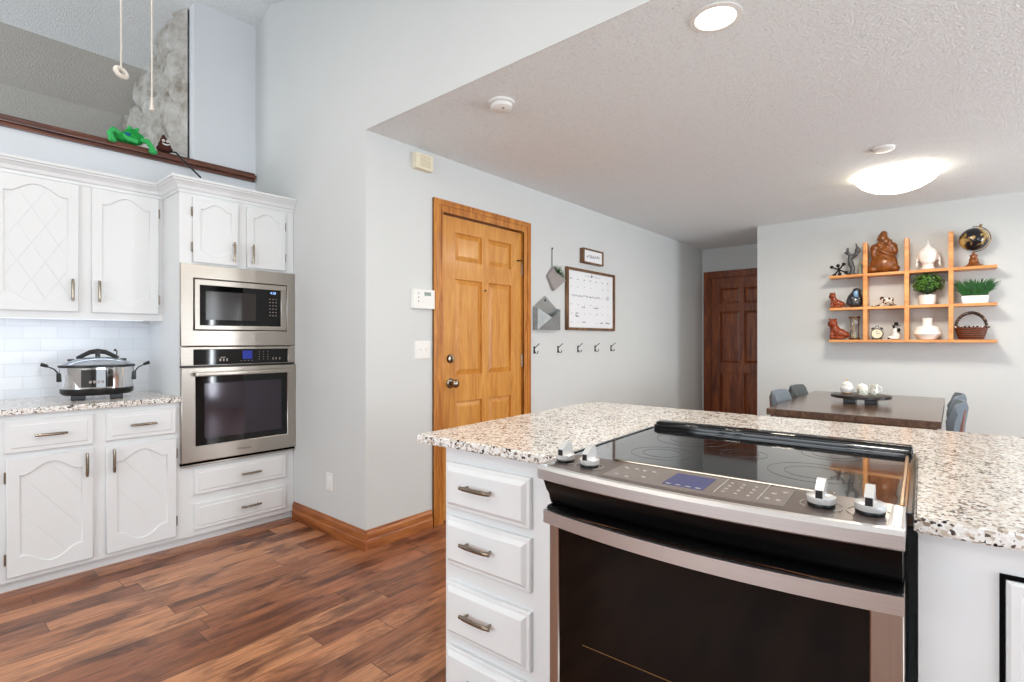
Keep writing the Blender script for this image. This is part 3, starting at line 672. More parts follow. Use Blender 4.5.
def scribble(mb, x0, x1, z, h, y, n=None, r=.0016):
    n = n or int((x1-x0)/h*3)+3; pts = []
    for i in range(n): pts.append((x0+(x1-x0)*i/(n-1), y, z+h*.5*random.uniform(-1, 1)))
    mb.tube(pts, r, 4)
ca = onwall('framed_calendar', 'large wood-framed white month calendar with handwriting above the hooks', 'calendar', 4.257, 1.33)
link('frame', plate([(-.427, 0), (.427, 0), (.427, .565), (-.427, .565)], [[(-.400, .024), (.400, .024), (.400, .541), (-.400, .541)]], -.028, 0, .002), 'frame', ca)
MB().box(-.405, .405, -.012, -.004, .02, .545).build('board', 'paper', ca)
b = MB()
for i in range(7): scribble(b, -.36+i*.108, -.33+i*.108, .468-.0*i, .010, -.0125)
for r_ in range(5):
    for i in range(7):
        if (r_*7+i) % 9 != 4: scribble(b, -.345+i*.108, -.332+i*.108, .40-r_*.082, .010, -.0125, 4)
scribble(b, -.32, .16, .315, .02, -.0125, 60); scribble(b, .27, .33, .33, .02, -.0125); scribble(b, .27, .33, .31, .014, -.0125)
for i in range(9): x_ = random.choice([-.28, -.17, .04, .15, .26]); z_ = random.choice([.075, .13, .155, .215, .24]); scribble(b, x_, x_+random.uniform(.05, .09), z_, .014, -.0125)
scribble(b, -.12, .16, .510, .012, -.0125, 16, .0012); b.box(-.004, .012, -.0130, -.012, .50, .525)
b.build('handwriting', 'ink', ca)
sg = onwall('framed_sign', 'small wood-framed sign with faint lettering above the calendar', 'sign', 4.25, 1.955)
link('frame', plate([(-.178, 0), (.178, 0), (.178, .138), (-.178, .138)], [[(-.162, .014), (.162, .014), (.162, .124), (-.162, .124)]], -.045, 0, .002), 'frame', sg)
MB().box(-.165, .165, -.034, -.010, .01, .128).build('board', 'paper', sg)
b = MB(); scribble(b, -.11, .11, .07, .035, -.0345, 26, .002); scribble(b, -.12, .02, .06, .02, -.0345, 14, .0014); b.build('lettering', 'ink', sg)
def hookparts(r):
    MB().box(-.010, .010, -.006, 0, -.05, .03, .002).build('plate', 'hook', r)
    MB().tube([(0, -.005, .01), (.004, -.03, .03), (.010, -.055, .052), (.012, -.062, .060)], [.0045, .004, .004, .007], 8).build('upper_prong', 'hook', r, 60)
    MB().tube([(0, -.005, -.015), (0, -.022, -.045), (0, -.048, -.047), (0, -.056, -.022)], [.0045, .0045, .004, .0065], 8).build('lower_prong', 'hook', r, 60)
hl = ['closest to the oak door', 'second from the oak door', 'third from the oak door, under the calendar', 'fourth from the oak door, under the calendar', 'farthest from the oak door']
for i, y_ in enumerate((3.385, 3.722, 4.037, 4.337, 4.643)):
    r = onwall('coat_hook', 'small black double coat hook, '+hl[i], 'hook', y_, 1.165, 'row of coat hooks'); hookparts(r); r.scale = (.75, .75, .75)
# ------------------------------------------------------------ ceiling fittings
sd = thing('smoke_detector', 'round white smoke detector on the ceiling near the doorway corner', 'smoke detector', (-1.80, 2.03, ZD))
MB().lathe([(.068, 0), (.068, -.010), (.058, -.014), (.056, -.030), (.045, -.038), (0, -.040)], 32).build('housing', 'white', sd, 40)
MB().lathe([(.060, -.0135), (.060, -.0150)], 32, top=False, bot=False).lathe([(0, 0), (.007, 0), (.006, -.004), (0, -.004)], 12, c=(.022, -.012, -.038)).build('test_button', 'panel2', sd)
sd2 = thing('ceiling_sensor', 'flat white sensor disc on the ceiling above the dome light', 'smoke detector', (-.352, 4.11, ZD))
MB().lathe([(.064, 0), (.064, -.009), (.054, -.018), (.03, -.020), (0, -.020)], 32).build('housing', 'white', sd2, 40)
MB().sph((-.056, -.025, -.010), .006, 8).build('indicator', 'matte', sd2)
dl = thing('recessed_downlight', 'lit round recessed downlight in the ceiling', 'ceiling light', (-.700, 2.03, ZD))
MB().lathe([(.095, 0), (.095, -.004), (.075, -.006), (.073, -.001)], 36, top=False, bot=False).build('trim_ring', 'white', dl, 40)
MB().lathe([(.073, -.0015), (.05, -.004), (0, -.005)], 36).build('lens', 'can', dl, 60)
light('AREA', 'downlight_lamp', (-.700, 2.03, ZD-.012), (0, 0, 0), 14, (1, .88, .72), .13)
dm = thing('dome_ceiling_light', 'lit frosted glass dome light over the dining table', 'ceiling light', (-.33, 4.80, ZD))
MB().lathe([(.17, 0), (.17, -.018), (.14, -.022)], 36).build('base', 'white', dm, 40)
MB().lathe([(.262, -.016), (.255, -.036), (.22, -.075), (.16, -.110), (.09, -.132), (.03, -.140), (0, -.140)], 44, bot=False).build('glass_shade', 'lamp', dm, 60)
for k_ in range(3):
    a = R(200+120*k_); MB().sph((.255*math.cos(a), .255*math.sin(a), -.022), .010, 10).tube([(.255*math.cos(a), .255*math.sin(a), -.022), (.16*math.cos(a), .16*math.sin(a), -.012)], .004, 6).build('clip', 'nickel', dm, 60)
light('AREA', 'dome_lamp', (-.33, 4.80, ZD-.15), (0, 0, 0), 20, (1, .92, .8), .4).data.shape = 'DISK'
# ------------------------------------------------------------ island (local: u along front, v back)
TI = R(2.2); OI = (-1.42, 1.161, 0)
def isl(u, v, z=0): return (OI[0]+u*math.cos(TI)-v*math.sin(TI), OI[1]+u*math.sin(TI)+v*math.cos(TI), z)
U0, U1 = .603, 1.353
b = MB(); poly = [(0, 0), (.597, 0), (.597, .655), (1.364, .655), (1.364, 0), (2.6, 0), (2.6, 1.22), (0, 1.22)]
t = bmesh.new(); lo = [t.verts.new((x, y, .884)) for x, y in poly]; f = t.faces.new(lo)
ex = bmesh.ops.extrude_face_region(t, geom=[f]); bmesh.ops.translate(t, vec=(0, 0, .030), verts=[v for v in ex['geom'] if isinstance(v, bmesh.types.BMVert)])
bmesh.ops.recalc_face_normals(t, faces=t.faces)
bmesh.ops.bevel(t, geom=[e for e in t.edges if abs(e.verts[0].co.z-e.verts[1].co.z) < 1e-5], offset=.004, segments=3, affect='EDGES')
b.merge(t); ic = b.build('island_countertop', 'granite', loc=OI, rotz=TI, smooth=40); tag(ic, 'large speckled granite island top around the range', 'countertop')
ib = thing('drawer_cabinet', 'white island cabinet with a stack of four drawers left of the range', 'cabinet', OI, TI)
MB().box(.111, .592, .030, .75, .0, .884).build('body', 'cab', ib)
rg = ((0, .03), (0, .017), (.003, .014), (.012, .013), (.022, .004), (.025, .002))
for z0_, z1_ in ((.683, .834), (.497, .655), (.263, .438), (.045, .226)):
    r = bpy.data.objects.new('drawer', None); COL.objects.link(r); r.parent = ib
    MB().raised(.124, .474, z0_, z1_, list(rg)).build('drawer_front', 'cab', r)
    pull(r, .285, (z0_+z1_)/2+.012, .125, False, .002, 'nickel')
ir = thing('end_cabinet', 'white island cabinet with a black-edged door right of the range', 'cabinet', OI, TI)
MB().box(1.370, 2.5, .030, .75, .0, .884).build('body', 'cab', ir)
r = bpy.data.objects.new('door', None); COL.objects.link(r); r.parent = ir
link('door_gap', plate([(1.482, .06), (1.96, .06), (1.96, .832), (1.482, .832)], [[(1.489, .067), (1.953, .067), (1.953, .825), (1.489, .825)]], .024, .031), 'void', r, label='black gap around the door')  # black strip drawn for the gap around the door
MB().raised(1.490, 1.952, .068, .824, [(0, .03), (0, .022), (.006, .018), (.018, .018), (.024, .022), (.045, .012)]).build('door_front', 'cab', r)
bp = MB().box(.13, 2.45, .751, .80, 0, .884).build('island_back_panel', 'cab', loc=OI, rotz=TI); tag(bp, 'white panel closing the back of the island', 'panel')
# ------------------------------------------------------------ range
rn = thing('range', 'black and stainless slide-in electric range in the island', 'range', OI, TI)
MB().box(U0+.006, U1-.006, .0, .60, .02, .905).build('body', 'black', rn)
def bow(u, f0, depth): t_ = (u-U0)/(U1-U0); return f0-depth*(1-(2*t_-1)**2)
def strip(mb, f0, dep, prof, n=28, u0=None, u1=None, cap=True):
    """profile (dv, z) swept along a bowed front"""
    u0 = U0 if u0 is None else u0; u1 = U1 if u1 is None else u1; vs = []; k = len(prof)
    for i in range(n+1):
        u = u0+(u1-u0)*i/n
        for dv, z in prof: vs.append((u, bow(u, f0, dep)+dv, z))
    fs = [(i*k+j, (i+1)*k+j, (i+1)*k+(j+1) % k, i*k+(j+1) % k) for i in range(n) for j in range(k)]+[tuple(range(k)), tuple(range(n*k, n*k+k))[::-1]]
    mb.add(vs, fs)
MB().box(U0-.004, U1+.004, .030, .62, .907, .921, .003).build('cooktop_glass', 'glass', rn)
b = MB()
for (bu, bv, br_) in ((.80, .20, .085), (1.17, .22, .10), (.80, .45, .11), (1.18, .47, .075), (.985, .33, .06)):
    for rr in (br_, br_*.62): b.tube([(bu+rr*math.cos(a*PI/24), bv+rr*math.sin(a*PI/24), .9208) for a in range(48)], .0008, 4, True)
b.build('burner_ring', simple('burner_print', (44, 47, 48), .2), rn)
# side frames of the glass
MB().box(U0-.006, U0+.004, .03, .60, .915, .924, .002).build('side_trim', 'black', rn)
MB().box(U1-.012, U1-.004, .03, .60, .9205, .926, .002).build('side_trim', 'brassy', rn)
MB().box(U1+.0, U1+.010, -.02, .61, .90, .926, .002).build('side_gasket', 'black', rn)
g_ = MB().box(U0+.01, U1+.004, .600, .650, .915, .944, .010, seg=3).box(U0+.012, U1, .580, .606, .915, .936, .005).box(U0+.02, U1-.01, .564, .582, .915, .928, .004); vt = g_.build('vent_guard', 'darkglass', rn, 50)
b = MB()
for i in range(3):
    c_ = U0+.13+i*.23; b.box(c_, c_+.16, .622, .634, .9435, .9455, .0008)
b.build('vent_slots', 'matte', vt)
# control deck
zf = lambda dv: .9205-.0*dv
b = MB(); strip(b, -.112, .035, [(.012, .905), (.012, .9185), (.15, .9205), (.15, .905)], u0=U0+.006, u1=U1-.006)
b2 = MB()
vs = []; n = 28; fs = []
for i in range(n+1):
    u = U0+.02+(U1-U0-.04)*i/n
    vs += [(u, bow(u, -.112, .035)+.012, .9175), (u, .036, .9215), (u, .036, .900), (u, bow(u, -.112, .035)+.012, .900)]
fs = [(4*i+j, 4*i+4+j, 4*i+4+(j+1) % 4, 4*i+(j+1) % 4) for i in range(n) for j in range(4)]+[(0, 1, 2, 3), tuple(4*n+j for j in (3, 2, 1, 0))]
b2.add(vs, fs); deck = b2.build('control_deck', 'panel', rn)
b.bm.free()
b = MB(); strip(b, -.126, .035, [(0, .886), (-.003, .889), (-.003, .912), (.003, .9195), (.018, .9195), (.018, .886)], n=40)
b.box(U0-.0, U0+.022, -.118, .03, .886, .9225, .004); b.box(U1-.024, U1+.0, -.118, .035, .886, .9225, .006)
b.build('front_trim', 'steel', rn)
MB().box(.735, 1.235, .030, .042, .918, .9265, .003).build('rear_rail', 'nickel', rn)
def deckz(u, v):
    v0 = bow(u, -.112, .035)+.012; return .9175+(v-v0)/(.036-v0)*.004
def deckquad(mb, pts, h=.0012):
    vs = [(u, v, deckz(u, v)+h) for u, v in pts]+[(u, v, deckz(u, v)-.001) for u, v in pts]; n_ = len(pts)
    mb.add(vs, [tuple(range(n_)), tuple(range(2*n_-1, n_-1, -1))]+[(i, (i+1) % n_, n_+(i+1) % n_, n_+i) for i in range(n_)])
b = MB(); deckquad(b, [(.775, -.105), (.875, -.112), (.97, -.116), (1.07, -.112), (1.165, -.10), (1.165, .022), (.775, .022)], .0008); tp = b.build('touch_panel', 'panel2', deck)
b = MB(); deckquad(b, [(.918, -.094), (1.008, -.094), (1.008, .006), (.918, .006)], .0016); b.build('display', 'lcd', deck)
b = MB()
def mark(u, v, a=.006, c_=.003):
    a, c_ = (a*.75, c_*.7) if c_ < .01 else (a, c_)
    deckquad(b, [(u-a, v-c_), (u+a, v-c_), (u+a, v+c_), (u-a, v+c_)], .0022)
for u in (.918, .940, .962, .984): mark(u+.012, -.086, .007, .003)
for i in range(3):
    for j in range(4): mark(1.045+i*.025, -.075+j*.024, .004, .0028)
for i in range(4): mark(.80+i*.023, -.02+(i % 2)*.004, .006, .003)
for u, v in ((.80, -.08), (.83, -.088), (.865, -.07), (1.13, -.07), (1.15, -.07), (1.135, -.03), (1.152, -.01)): mark(u, v)
for u in (1.03, 1.115): mark(u, -.03, .0007, .06)
b.build('panel_marks', 'print_', deck)
def knob(u, v, ang):
    z = deckz(u, v); r = bpy.data.objects.new('control_knob', None); COL.objects.link(r); r.parent = rn; r.location = (u, v, z); r.rotation_euler = (0, 0, R(ang))
    MB().lathe([(0, 0), (.023, 0), (.024, .004), (.022, .010)], 28).build('knob_base', 'matte', r, 40)
    MB().lathe([(.0225, .006), (.0255, .010), (.0255, .019), (.022, .022), (0, .023)], 28).build('knob_skirt', 'chrome', r, 40)
    MB().prism([(-.027, .018), (.026, .018), (.026, .034), (.020, .050), (.004, .052), (-.027, .036)], -.0075, .0075, 'x').build('grip', 'chrome', r)
    MB().box(-.0058, .0058, -.0285, -.0265, .020, .035, .0004).build('grip_inlay', 'matte', r)
    MB().tube([(.036*math.cos(R(a_)), .036*math.sin(R(a_)), .0012) for a_ in range(-50, 231, 10)], .0007, 4).build('dial_marks', 'print_', r)
for u, v, a_ in ((.634, -.045, 4), (.712, -.055, 4), (1.222, -.052, 0), (1.300, -.048, 0)): knob(u, v, a_)
# black S-curved throat under the trim
b = MB(); strip(b, -.112, .022, [(.0, .889), (.006, .876), (.018, .852), (.030, .838), (.034, .824), (.040, .812), (.06, .806), (.10, .806), (.10, .889)], n=24, u0=U0+.004, u1=U1-.004); b.build('throat', 'satin', rn, 50)
b = MB(); strip(b, -.084, .026, [(-.008, .802), (0, .808), (.05, .810), (.05, .798), (0, .798)], n=24, u0=U0+.002, u1=U1-.002); b.build('throat_lip', 'satin', rn, 50)
# door
dr = bpy.data.objects.new('oven_door', None); COL.objects.link(dr); dr.parent = rn
z0_, z1_ = .17, .797
link('door_frame', plate([(U0+.002, z0_), (U1-.002, z0_), (U1-.002, z1_), (U0+.002, z1_)], [[(U0+.030, z0_+.09), (U1-.052, z0_+.09), (U1-.052, z1_-.012), (U0+.030, z1_-.012)]], -.078, -.002, .003), 'framesteel', dr)
MB().box(U0+.028, U1-.050, -.073, -.050, z0_+.088, z1_-.010).build('door_glass', simple('smoked_oven_glass', (12, 7, 5), .08, spec=.2, var=.1), dr)
MB().tube([(U0+.10, -.0735, .47), (U1-.09, -.0735, .47)], .0009, 6).build('oven_rack', 'rack', dr)
b = MB(); strip(b, -.098, .040, [(0, .765), (0, .798), (.010, .799), (.012, .765)], n=36, u0=U0-.004, u1=U1-.002)
hd = b.build('handle', 'steel', dr, 30)
for u0_, u1_ in ((U0-.002, U0+.016), (U1-.022, U1-.004)): MB().box(u0_, u1_, -.098, -.076, .765, .798, .002).build('handle_bracket', 'steel', hd)
MB().box(U0+.002, U1-.002, -.074, -.002, .03, .163, .003).build('storage_drawer', 'steelz', rn)
# ------------------------------------------------------------ dining table and chairs
tb = thing('dining_table', 'dark wooden rectangular dining table by the far wall', 'table', (-.545, 4.86, 0))
MB().box(-.485, .485, -.83, .86, .705, .75, .004).build('tabletop', 'table', tb)
MB().box(-.42, .42, -.76, .79, .63, .705).build('apron', 'table', tb)
for x_ in (-.40, .40):
    for y_ in (-.74, .77): MB().prism([(x_-.035, y_-.035), (x_+.035, y_-.035), (x_+.035, y_+.035), (x_-.035, y_+.035)], 0, .705, 'z').build('leg', 'table', tb)
def chair(x, y, rz, label, seat_mat='fabric', dz=0):
    r = thing('dining_chair', label, 'chair', (x, y, 0), rz, 'dining chairs')
    MB().box(-.22, .22, -.22, .22, .42, .48, .02, seg=3).build('seat', seat_mat, r, 50)
    for sx in (-1, 1):
        MB().tube([(sx*.19, -.19, .43), (sx*.20, -.21, 0)], [.02, .013], 10).build('leg', 'chairw', r, 50)
        MB().tube([(sx*.13, .245, .80+dz), (sx*.16, .22, .60), (sx*.18, .19, .43), (sx*.20, .23, 0)], [.012, .016, .02, .013], 10).build('leg', 'chairw', r, 50)
    n = 14; vs = []
    for i in range(n+1):
        t_ = (i/n-.5)*2; xx = .225*t_; cur = .055*t_*t_
        for (zz, dy) in ((.63, .0), (.70, -.004), (.80+dz, .016), (.835+dz, .028), (.835+dz, .046), (.80+dz, .056), (.70, .042), (.63, .035)):
            e_ = .03*max(0, abs(t_)-.85)/.15; vs.append((xx, .235-cur+dy-.02, zz-(e_ if zz > .75 else -e_)))
    fs = [(i*8+j, (i+1)*8+j, (i+1)*8+(j+1) % 8, i*8+(j+1) % 8) for i in range(n) for j in range(8)]+[tuple(range(8)), tuple(range(n*8, n*8+8))[::-1]]
    b = MB(); b.add(vs, fs); b.build('backrest', seat_mat, r, 50); return r
chair(-.855, 4.56, Q, 'pale grey upholstered chair at the near left side of the table')
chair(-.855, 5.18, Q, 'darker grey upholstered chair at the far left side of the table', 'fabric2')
chair(-.20, 4.50, -Q, 'grey upholstered chair at the near right side of the table')
chair(-.20, 5.12, -Q, 'grey upholstered chair at the far right side, behind the nearer one')
# tray with porcelain
tr = thing('riser_tray', 'round dark wooden riser tray on the dining table', 'tray', (-.558, 4.85, .75))
MB().lathe([(.19, .040), (.20, .044), (.20, .062), (.19, .066), (0, .066)], 40).build('tray_top', 'darkw', tr, 40)
for x_ in (-.07, .07): MB().box(x_-.04, x_+.04, -.05, .05, 0, .041, .003).build('foot', 'matte', tr)
ja = thing('sugar_jar', 'white porcelain lidded jar with gold trim on the tray', 'jar', (-.645, 4.83, .817))
MB().lathe([(.025, 0), (.034, .006), (.046, .03), (.046, .05), (.034, .068), (.03, .072)], 24).build('body', 'ceramic', ja, 50)
l_ = MB().lathe([(.036, .072), (.034, .08), (.018, .092), (.006, .096), (.006, .10)], 24).build('lid', 'ceramic', ja, 50)
MB().sph((0, 0, .104), (.007, .007, .009), 10).build('finial', 'gold', l_)
MB().lathe([(.027, .0), (.037, .004), (.038, .010), (.030, .010)], 24).build('gold_foot', 'gold', ja, 50)
cn = thing('floral_canister', 'floral painted porcelain canister in the middle of the tray', 'canister', (-.545, 4.83, .817))
MB().lathe([(.034, 0), (.036, .004), (.037, .06), (.033, .066)], 24).build('body', 'floral', cn, 50)
MB().lathe([(.035, .066), (.028, .076), (.006, .082), (0, .09)], 20).build('lid', 'floral', cn, 50)
cr = thing('cream_jug', 'slim white porcelain jug with green dabs at the right of the tray', 'jug', (-.470, 4.85, .817))
MB().lathe([(.022, 0), (.028, .008), (.029, .03), (.022, .06), (.026, .082), (.022, .082)], 20).build('body', 'floral', cr, 50)
MB().tube([(.024, 0, .07), (.045, 0, .06), (.047, 0, .035), (.026, 0, .022)], .004, 6).build('handle', 'ceramic', cr)
# ------------------------------------------------------------ wall shelf
SY = 5.88; D0 = 6.058
sh = thing('wall_shelf', 'birch grid wall shelf with nine compartments on the dining wall', 'shelf', (0, 0, 0))
for z in (1.866, 1.553, 1.243): MB().box(-.935, .270, SY, D0, z-.024, z, .002).build('shelf_board', 'shelfw', sh)
for x_, zt in ((-.642, 2.158), (-.330, 2.163), (-.024, 2.178)):
    b = MB().box(x_-.017, x_+.017, SY-.001, D0, 1.219, zt, .006); b.build('upright', 'shelfw', sh)
zt1, zt2, zt3 = 1.867, 1.554, 1.244; YM = 5.955
def item(name, label, cat, x, z, y=YM, rz=0, group=None): return thing(name, label, cat, (x, y, z), rz, group)
# top row
it = item('iron_jack', 'black cast iron jack sculpture on the top board, far left', 'sculpture', -.860, zt1, YM-.02)
import itertools
b = MB(); rt = Matrix.Translation((0, 0, .058)) @ Matrix.Rotation(R(33), 4, 'X') @ Matrix.Rotation(R(38), 4, 'Y') @ Matrix.Rotation(R(15), 4, 'Z')
for ax in ((1, 0, 0), (0, 1, 0), (0, 0, 1)):
    a = Vector(ax)*.072; b.tube([-a, a], .007, 8, mtx=rt); b.sph(a, .0165, 12, rt); b.sph(-a, .0165, 12, rt)
b.build('jack', 'hook', it, 50)
it = item('leaping_fish_figure', 'grey bronze winged figure standing on the top board', 'figurine', -.760, zt1)
blob('body', [(0, 0, .012, .042, .03, .012), (.01, 0, .05, .022, .018, .045, .2), (-.004, 0, .11, .024, .02, .05, -.25), (-.012, 0, .165, .02, .018, .045, .1), (-.025, 0, .21, .016, .014, .022), (-.032, 0, .245, .012, .01, .025, .2), (.028, 0, .19, .04, .012, .018, -.7), (.05, 0, .235, .024, .01, .032, .25), (.043, 0, .275, .010, .008, .035, -.2), (-.045, 0, .215, .018, .008, .009, .4)], 'bronze', it, .006)
it = item('sage_obelisk', 'small pale sage cactus figurine beside the first upright', 'figurine', -.688, zt1)
blob('body', [(0, 0, .01, .018, .016, .012), (0, 0, .06, .013, .012, .055), (0, 0, .12, .008, .008, .03), (.008, 0, .07, .016, .008, .01)], 'cactus', it, .004)
it = item('carved_laughing_statue', 'large brown carved seated figure statue on the top board', 'statue', -.505, zt1)
body = [(0, 0, .10, .095, .06, .10), (0, -.01, .085, .085, .06, .085), (-.085, -.01, .035, .04, .05, .035), (.085, -.01, .035, .04, .05, .035), (-.075, 0, .10, .03, .04, .07, .25), (.075, 0, .10, .03, .04, .07, -.25), (0, 0, .20, .08, .05, .06), (-.065, 0, .235, .04, .04, .045), (.065, 0, .235, .04, .04, .045), (-.075, -.01, .19, .026, .03, .05), (.085, -.01, .20, .026, .03, .04), (.01, 0, .29, .045, .042, .045), (-.01, 0, .325, .042, .04, .045), (0, 0, .36, .03, .03, .035), (.045, -.025, .27, .022, .02, .04, .3), (-.03, -.03, .26, .022, .02, .03, -.5), (.01, -.045, .185, .06, .018, .016, .5)]
blob('body', body, 'lacq', it, .007)
MB().box(-.03, .03, -.072, -.055, .150, .166, .004, mtx=Matrix.Rotation(R(-30), 4, 'Y') @ Matrix.Translation((-.065, 0, .01))).build('scroll', simple('tan_scroll', (186, 124, 70), .4), it)
it = item('white_head_bust', 'white ceramic serene head bust with pointed topknot on the top board', 'bust', -.180, zt1)
blob('head', [(0, 0, .012, .056, .045, .014), (0, 0, .04, .044, .038, .04), (0, 0, .130, .076, .062, .078), (0, -.02, .10, .060, .046, .058), (0, 0, .200, .030, .028, .022), (0, 0, .224, .016, .015, .020), (0, 0, .250, .007, .007, .022), (0, -.064, .118, .009, .012, .022), (-.079, 0, .100, .008, .012, .045, .15), (.079, 0, .100, .008, .012, .045, -.15), (-.080, 0, .05, .011, .012, .024, .2), (.080, 0, .05, .011, .012, .024, -.2)], 'ceramic', it, .006)
it = item('desk_globe', 'black and tan desk globe on a turned wooden base on the top board', 'globe', .125, zt1)
MB().sph((0, 0, .235), .098, 32, rot=None).build('sphere', 'globe', it, 60)
bs = MB().lathe([(.06, 0), (.062, .010), (.05, .018), (.038, .03), (.030, .05), (.034, .06), (.024, .075), (.028, .10), (.012, .108), (.008, .125)], 24).build('base', 'lacq', it, 50)
b = MB(); pts = []
for a_ in range(-120, 71, 10):
    a = R(a_+25); pts.append((.108*math.cos(a), 0, .235+.108*math.sin(a)))
b.tube(pts, .004, 8).sph((.045, 0, .348), .012, 10).tube([(.042, 0, .332), (.048, 0, .36)], .005, 6); b.build('meridian_arm', 'brassy', it, 50)
# middle row
def lion(r, s=1, mat='lacq2'):
    q = [(0, 0, .012, .06, .04, .012), (.01, 0, .05, .05, .036, .04), (.045, 0, .04, .035, .034, .03), (-.02, 0, .08, .036, .034, .045, -.3), (-.035, -.01, .13, .034, .032, .036), (-.055, -.015, .118, .016, .018, .014), (-.055, 0, .162, .009, .008, .012), (-.015, 0, .162, .009, .008, .012), (-.04, -.018, .04, .014, .014, .045, .15), (.062, 0, .03, .03, .012, .012, .3)]
    return blob('body', [tuple(v*s for v in p[:6])+tuple(p[6:]) for p in q], mat, r, .0055)
it = item('small_wooden_dog', 'smaller red-brown carved dog on the middle board', 'figurine', -.885, zt2); lion(it, .90); MB().sph((-.052, -.035, .125), .004, 8).build('eye', 'matte', it)
it = item('dark_glazed_vase', 'dark glazed folded vase beside the small carved dog', 'vase', -.738, zt2)
blob('body', [(0, 0, .05, .055, .04, .055), (.01, 0, .11, .048, .036, .05), (.02, 0, .155, .036, .03, .032), (-.02, 0, .08, .04, .035, .07, .35), (.045, 0, .07, .022, .03, .07)], 'darkvase', it, .006)
MB().sph((.018, -.026, .125), (.022, .016, .035), 14).build('blue_inlay', simple('blue_glaze', (120, 160, 196), .1, coat=.6), it, 60)
it = item('spotted_cow_figure', 'small brown and white spotted animal figure in the middle row', 'figurine', -.482, zt2)
blob('body', [(0, 0, .055, .045, .025, .025), (-.035, 0, .075, .018, .018, .02), (.03, 0, .06, .025, .024, .025), (-.028, -.01, .02, .008, .008, .024), (-.01, .012, .02, .008, .008, .024), (.03, -.01, .02, .008, .008, .024), (.045, .012, .02, .008, .008, .024), (-.055, 0, .01, .022, .014, .010), (.055, 0, .009, .022, .014, .009)], 'cow', it, .005)
for k_, x_ in enumerate((-.595, -.565)):
    it = item('pebble', 'tiny dark pebble, %s of the two beside the spotted figure' % ('left' if k_ == 0 else 'right'), 'pebble', x_, zt2, YM, 0, 'tiny pebbles'); MB().sph((0, 0, .0055), (.010, .008, .006), 10).build('stone', 'soil', it, 60)
it = item('boxwood_plant', 'round bushy green plant in a white pot, middle row', 'plant', -.185, zt2)
MB().lathe([(.052, 0), (.058, .004), (.066, .085), (.062, .088), (.058, .078), (0, .076)], 28).build('pot', 'ceramic', it, 50)
b = MB()
for i in range(620):
    v = Vector((random.gauss(0, 1), random.gauss(0, 1), random.gauss(0, 1))).normalized(); rr = random.uniform(.6, 1)
    if v.z < -.55: continue
    p = Vector((v.x*.118*rr, v.y*.085*rr, .185+v.z*.105*rr)); t_ = v.orthogonal().normalized(); t_.rotate(Matrix.Rotation(random.uniform(0, 6.28), 3, v)); s_ = v.cross(t_)
    L_ = random.uniform(.010, .016); nrm_ = v*.006
    b.add([p-t_*L_, p+s_*L_*.6+nrm_, p+t_*L_+nrm_*.4, p-s_*L_*.6+nrm_], [(0, 1, 2, 3)])
b.build('foliage', 'leaf', it)
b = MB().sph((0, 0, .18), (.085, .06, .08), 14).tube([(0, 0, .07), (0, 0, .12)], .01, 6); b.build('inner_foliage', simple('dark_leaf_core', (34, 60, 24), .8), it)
it = item('grass_planter', 'spiky green grass in a long white planter, middle row', 'plant', .132, zt2)
b = MB(); b.prism([(-.078, 0), (.078, 0), (.088, .05), (.084, .064), (-.084, .064), (-.088, .05)], -.045, .045, 'y'); b.build('planter', 'ceramic', it)
b = MB()
for i in range(300):
    x_ = random.uniform(-.078, .078); y_ = random.uniform(-.035, .035); h_ = random.uniform(.06, .19); sp_ = x_*1.0+random.uniform(-.04, .04); w_ = .0042
    p = [Vector((x_+sp_*t_*t_, y_*(1+t_*.8), .065+h_*t_*(1-.18*t_))) for t_ in (0, .4, .75, 1)]
    b.add([p[0]-Vector((w_, 0, 0)), p[0]+Vector((w_, 0, 0)), p[1]+Vector((w_, 0, 0)), p[2]+Vector((w_*.7, 0, 0)), p[3], p[2]-Vector((w_*.7, 0, 0)), p[1]-Vector((w_, 0, 0))], [(0, 1, 2, 6), (6, 2, 3, 5), (5, 3, 4)])
b.build('grass', 'grass', it)
# bottom row
it = item('large_wooden_dog', 'larger red-brown carved dog on the bottom board', 'figurine', -.872, zt3); lion(it, 1.22); MB().sph((-.069, -.047, .166), .005, 8).build('eye', 'matte', it)
it = item('hourglass', 'brass and glass hourglass beside the larger carved dog', 'hourglass', -.735, zt3)
for z_ in (0, .205): MB().lathe([(.045, z_), (.048, z_+.004), (.048, z_+.012), (.044, z_+.016)], 24).build('plate', 'brassy', it, 40)
for k_ in range(3):
    a = R(30+120*k_); MB().tube([(.038*math.cos(a), .038*math.sin(a), .014), (.038*math.cos(a), .038*math.sin(a), .206)], .004, 8).build('post', 'brassy', it)
MB().lathe([(.020, .016), (.028, .035), (.026, .07), (.006, .108), (.006, .114), (.026, .15), (.028, .185), (.020, .205)], 24).build('glass_bulbs', 'clear', it, 60)
MB().lathe([(.018, .017), (.025, .035), (.018, .055), (0, .062)], 20).build('sand', 'cream', it, 60)
it = item('alarm_clock', 'small twin-bell alarm clock with a cream face on the bottom board', 'clock', -.555, zt3)
mx = Matrix.Translation((0, 0, .055)) @ Matrix.Rotation(Q, 4, 'X')
MB().lathe([(.0, -.016), (.046, -.014), (.050, 0), (.050, .014), (.045, .018), (.043, .014), (0, .013)], 32, mtx=mx).build('case', 'hook', it, 50)
fc = MB().lathe([(0, .0135), (.043, .0145), (.043, .012)], 32, mtx=mx, bot=False).build('dial', 'cream', it, 50)
MB().box(-.0015, .0015, -.0175, -.0155, .055, .083).box(-.0015, .022, -.0175, -.0155, .054, .057).build('hands', 'matte', fc)
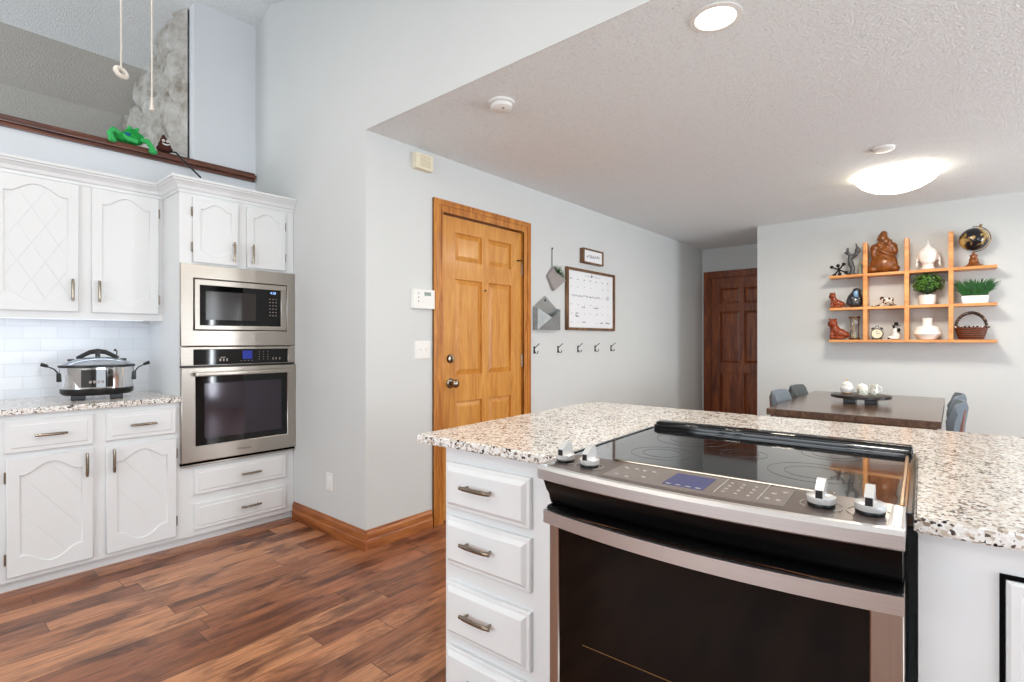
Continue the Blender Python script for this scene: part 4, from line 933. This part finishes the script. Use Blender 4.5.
for s_ in (-1, 1):
    MB().lathe([(.018, 0), (.015, .008), (.006, .013), (0, .014)], 16, mtx=Matrix.Translation((s_*.030, 0, .100)) @ Matrix.Rotation(R(s_*30), 4, 'Y')).build('bell', 'hook', it, 50)
    MB().tube([(s_*.028, 0, .02), (s_*.036, 0, .0)], [.004, .005], 8).build('foot', 'hook', it)
MB().tube([(-.012, 0, .112), (-.008, 0, .13), (.008, 0, .13), (.012, 0, .112)], .003, 6).build('top_handle', 'hook', it)
it = item('porcelain_bird_figure', 'white porcelain figure with a black hat on the bottom board', 'figurine', -.420, zt3)
blob('body', [(0, 0, .012, .042, .03, .014), (.01, 0, .035, .034, .026, .028), (.0, 0, .075, .02, .018, .035, .2), (.012, 0, .112, .014, .014, .016), (-.03, -.01, .02, .025, .012, .014)], 'ceramic', it, .005)
b = MB().lathe([(.038, .128), (.036, .133), (.016, .136), (.015, .158), (0, .162)], 20, c=(.010, 0, 0)).sph((-.008, -.008, .118), (.010, .008, .014), 10).sph((.03, -.012, .088), (.014, .010, .018), 10); b.build('hat', 'hook', it, 50)
MB().sph((-.045, -.012, .012), (.012, .010, .010), 10).build('shoe', 'hook', it)
it = item('white_vase', 'white faceted wide vase with a narrow neck on the bottom board', 'vase', -.185, zt3)
b = MB().lathe([(.055, 0), (.062, .002), (.104, .05), (.080, .116), (.038, .124), (.034, .155), (.036, .17), (.038, .19), (.034, .192), (.028, .18)], 28, sy=.72); b.build('body', 'ceramic', it, 20)
it = item('woven_basket', 'brown woven basket with a beaded rim and tall handle on the bottom board', 'basket', .108, zt3)
b = MB().lathe([(.075, 0), (.082, .004), (.095, .045), (.108, .09), (.112, .105), (.104, .105), (.098, .09), (0, .05)], 32, sy=.6); b.build('body', 'weave', it, 50)
b = MB()
for k_ in range(26):
    a = 2*PI*k_/26; b.sph((.112*math.cos(a), .068*math.sin(a), .108), (.009, .008, .010), 8)
b.build('bead_rim', 'cow', it, 60)
MB().tube([(.10*math.cos(R(a_)), 0, .105+.125*math.sin(R(a_))) for a_ in range(0, 181, 12)], [.010+.004*math.sin(R(a_)) for a_ in range(0, 181, 12)], 10).build('handle', spotmat('handle_wrap', (50, 28, 18), (200, 160, 120), .62, 40), it, 60)
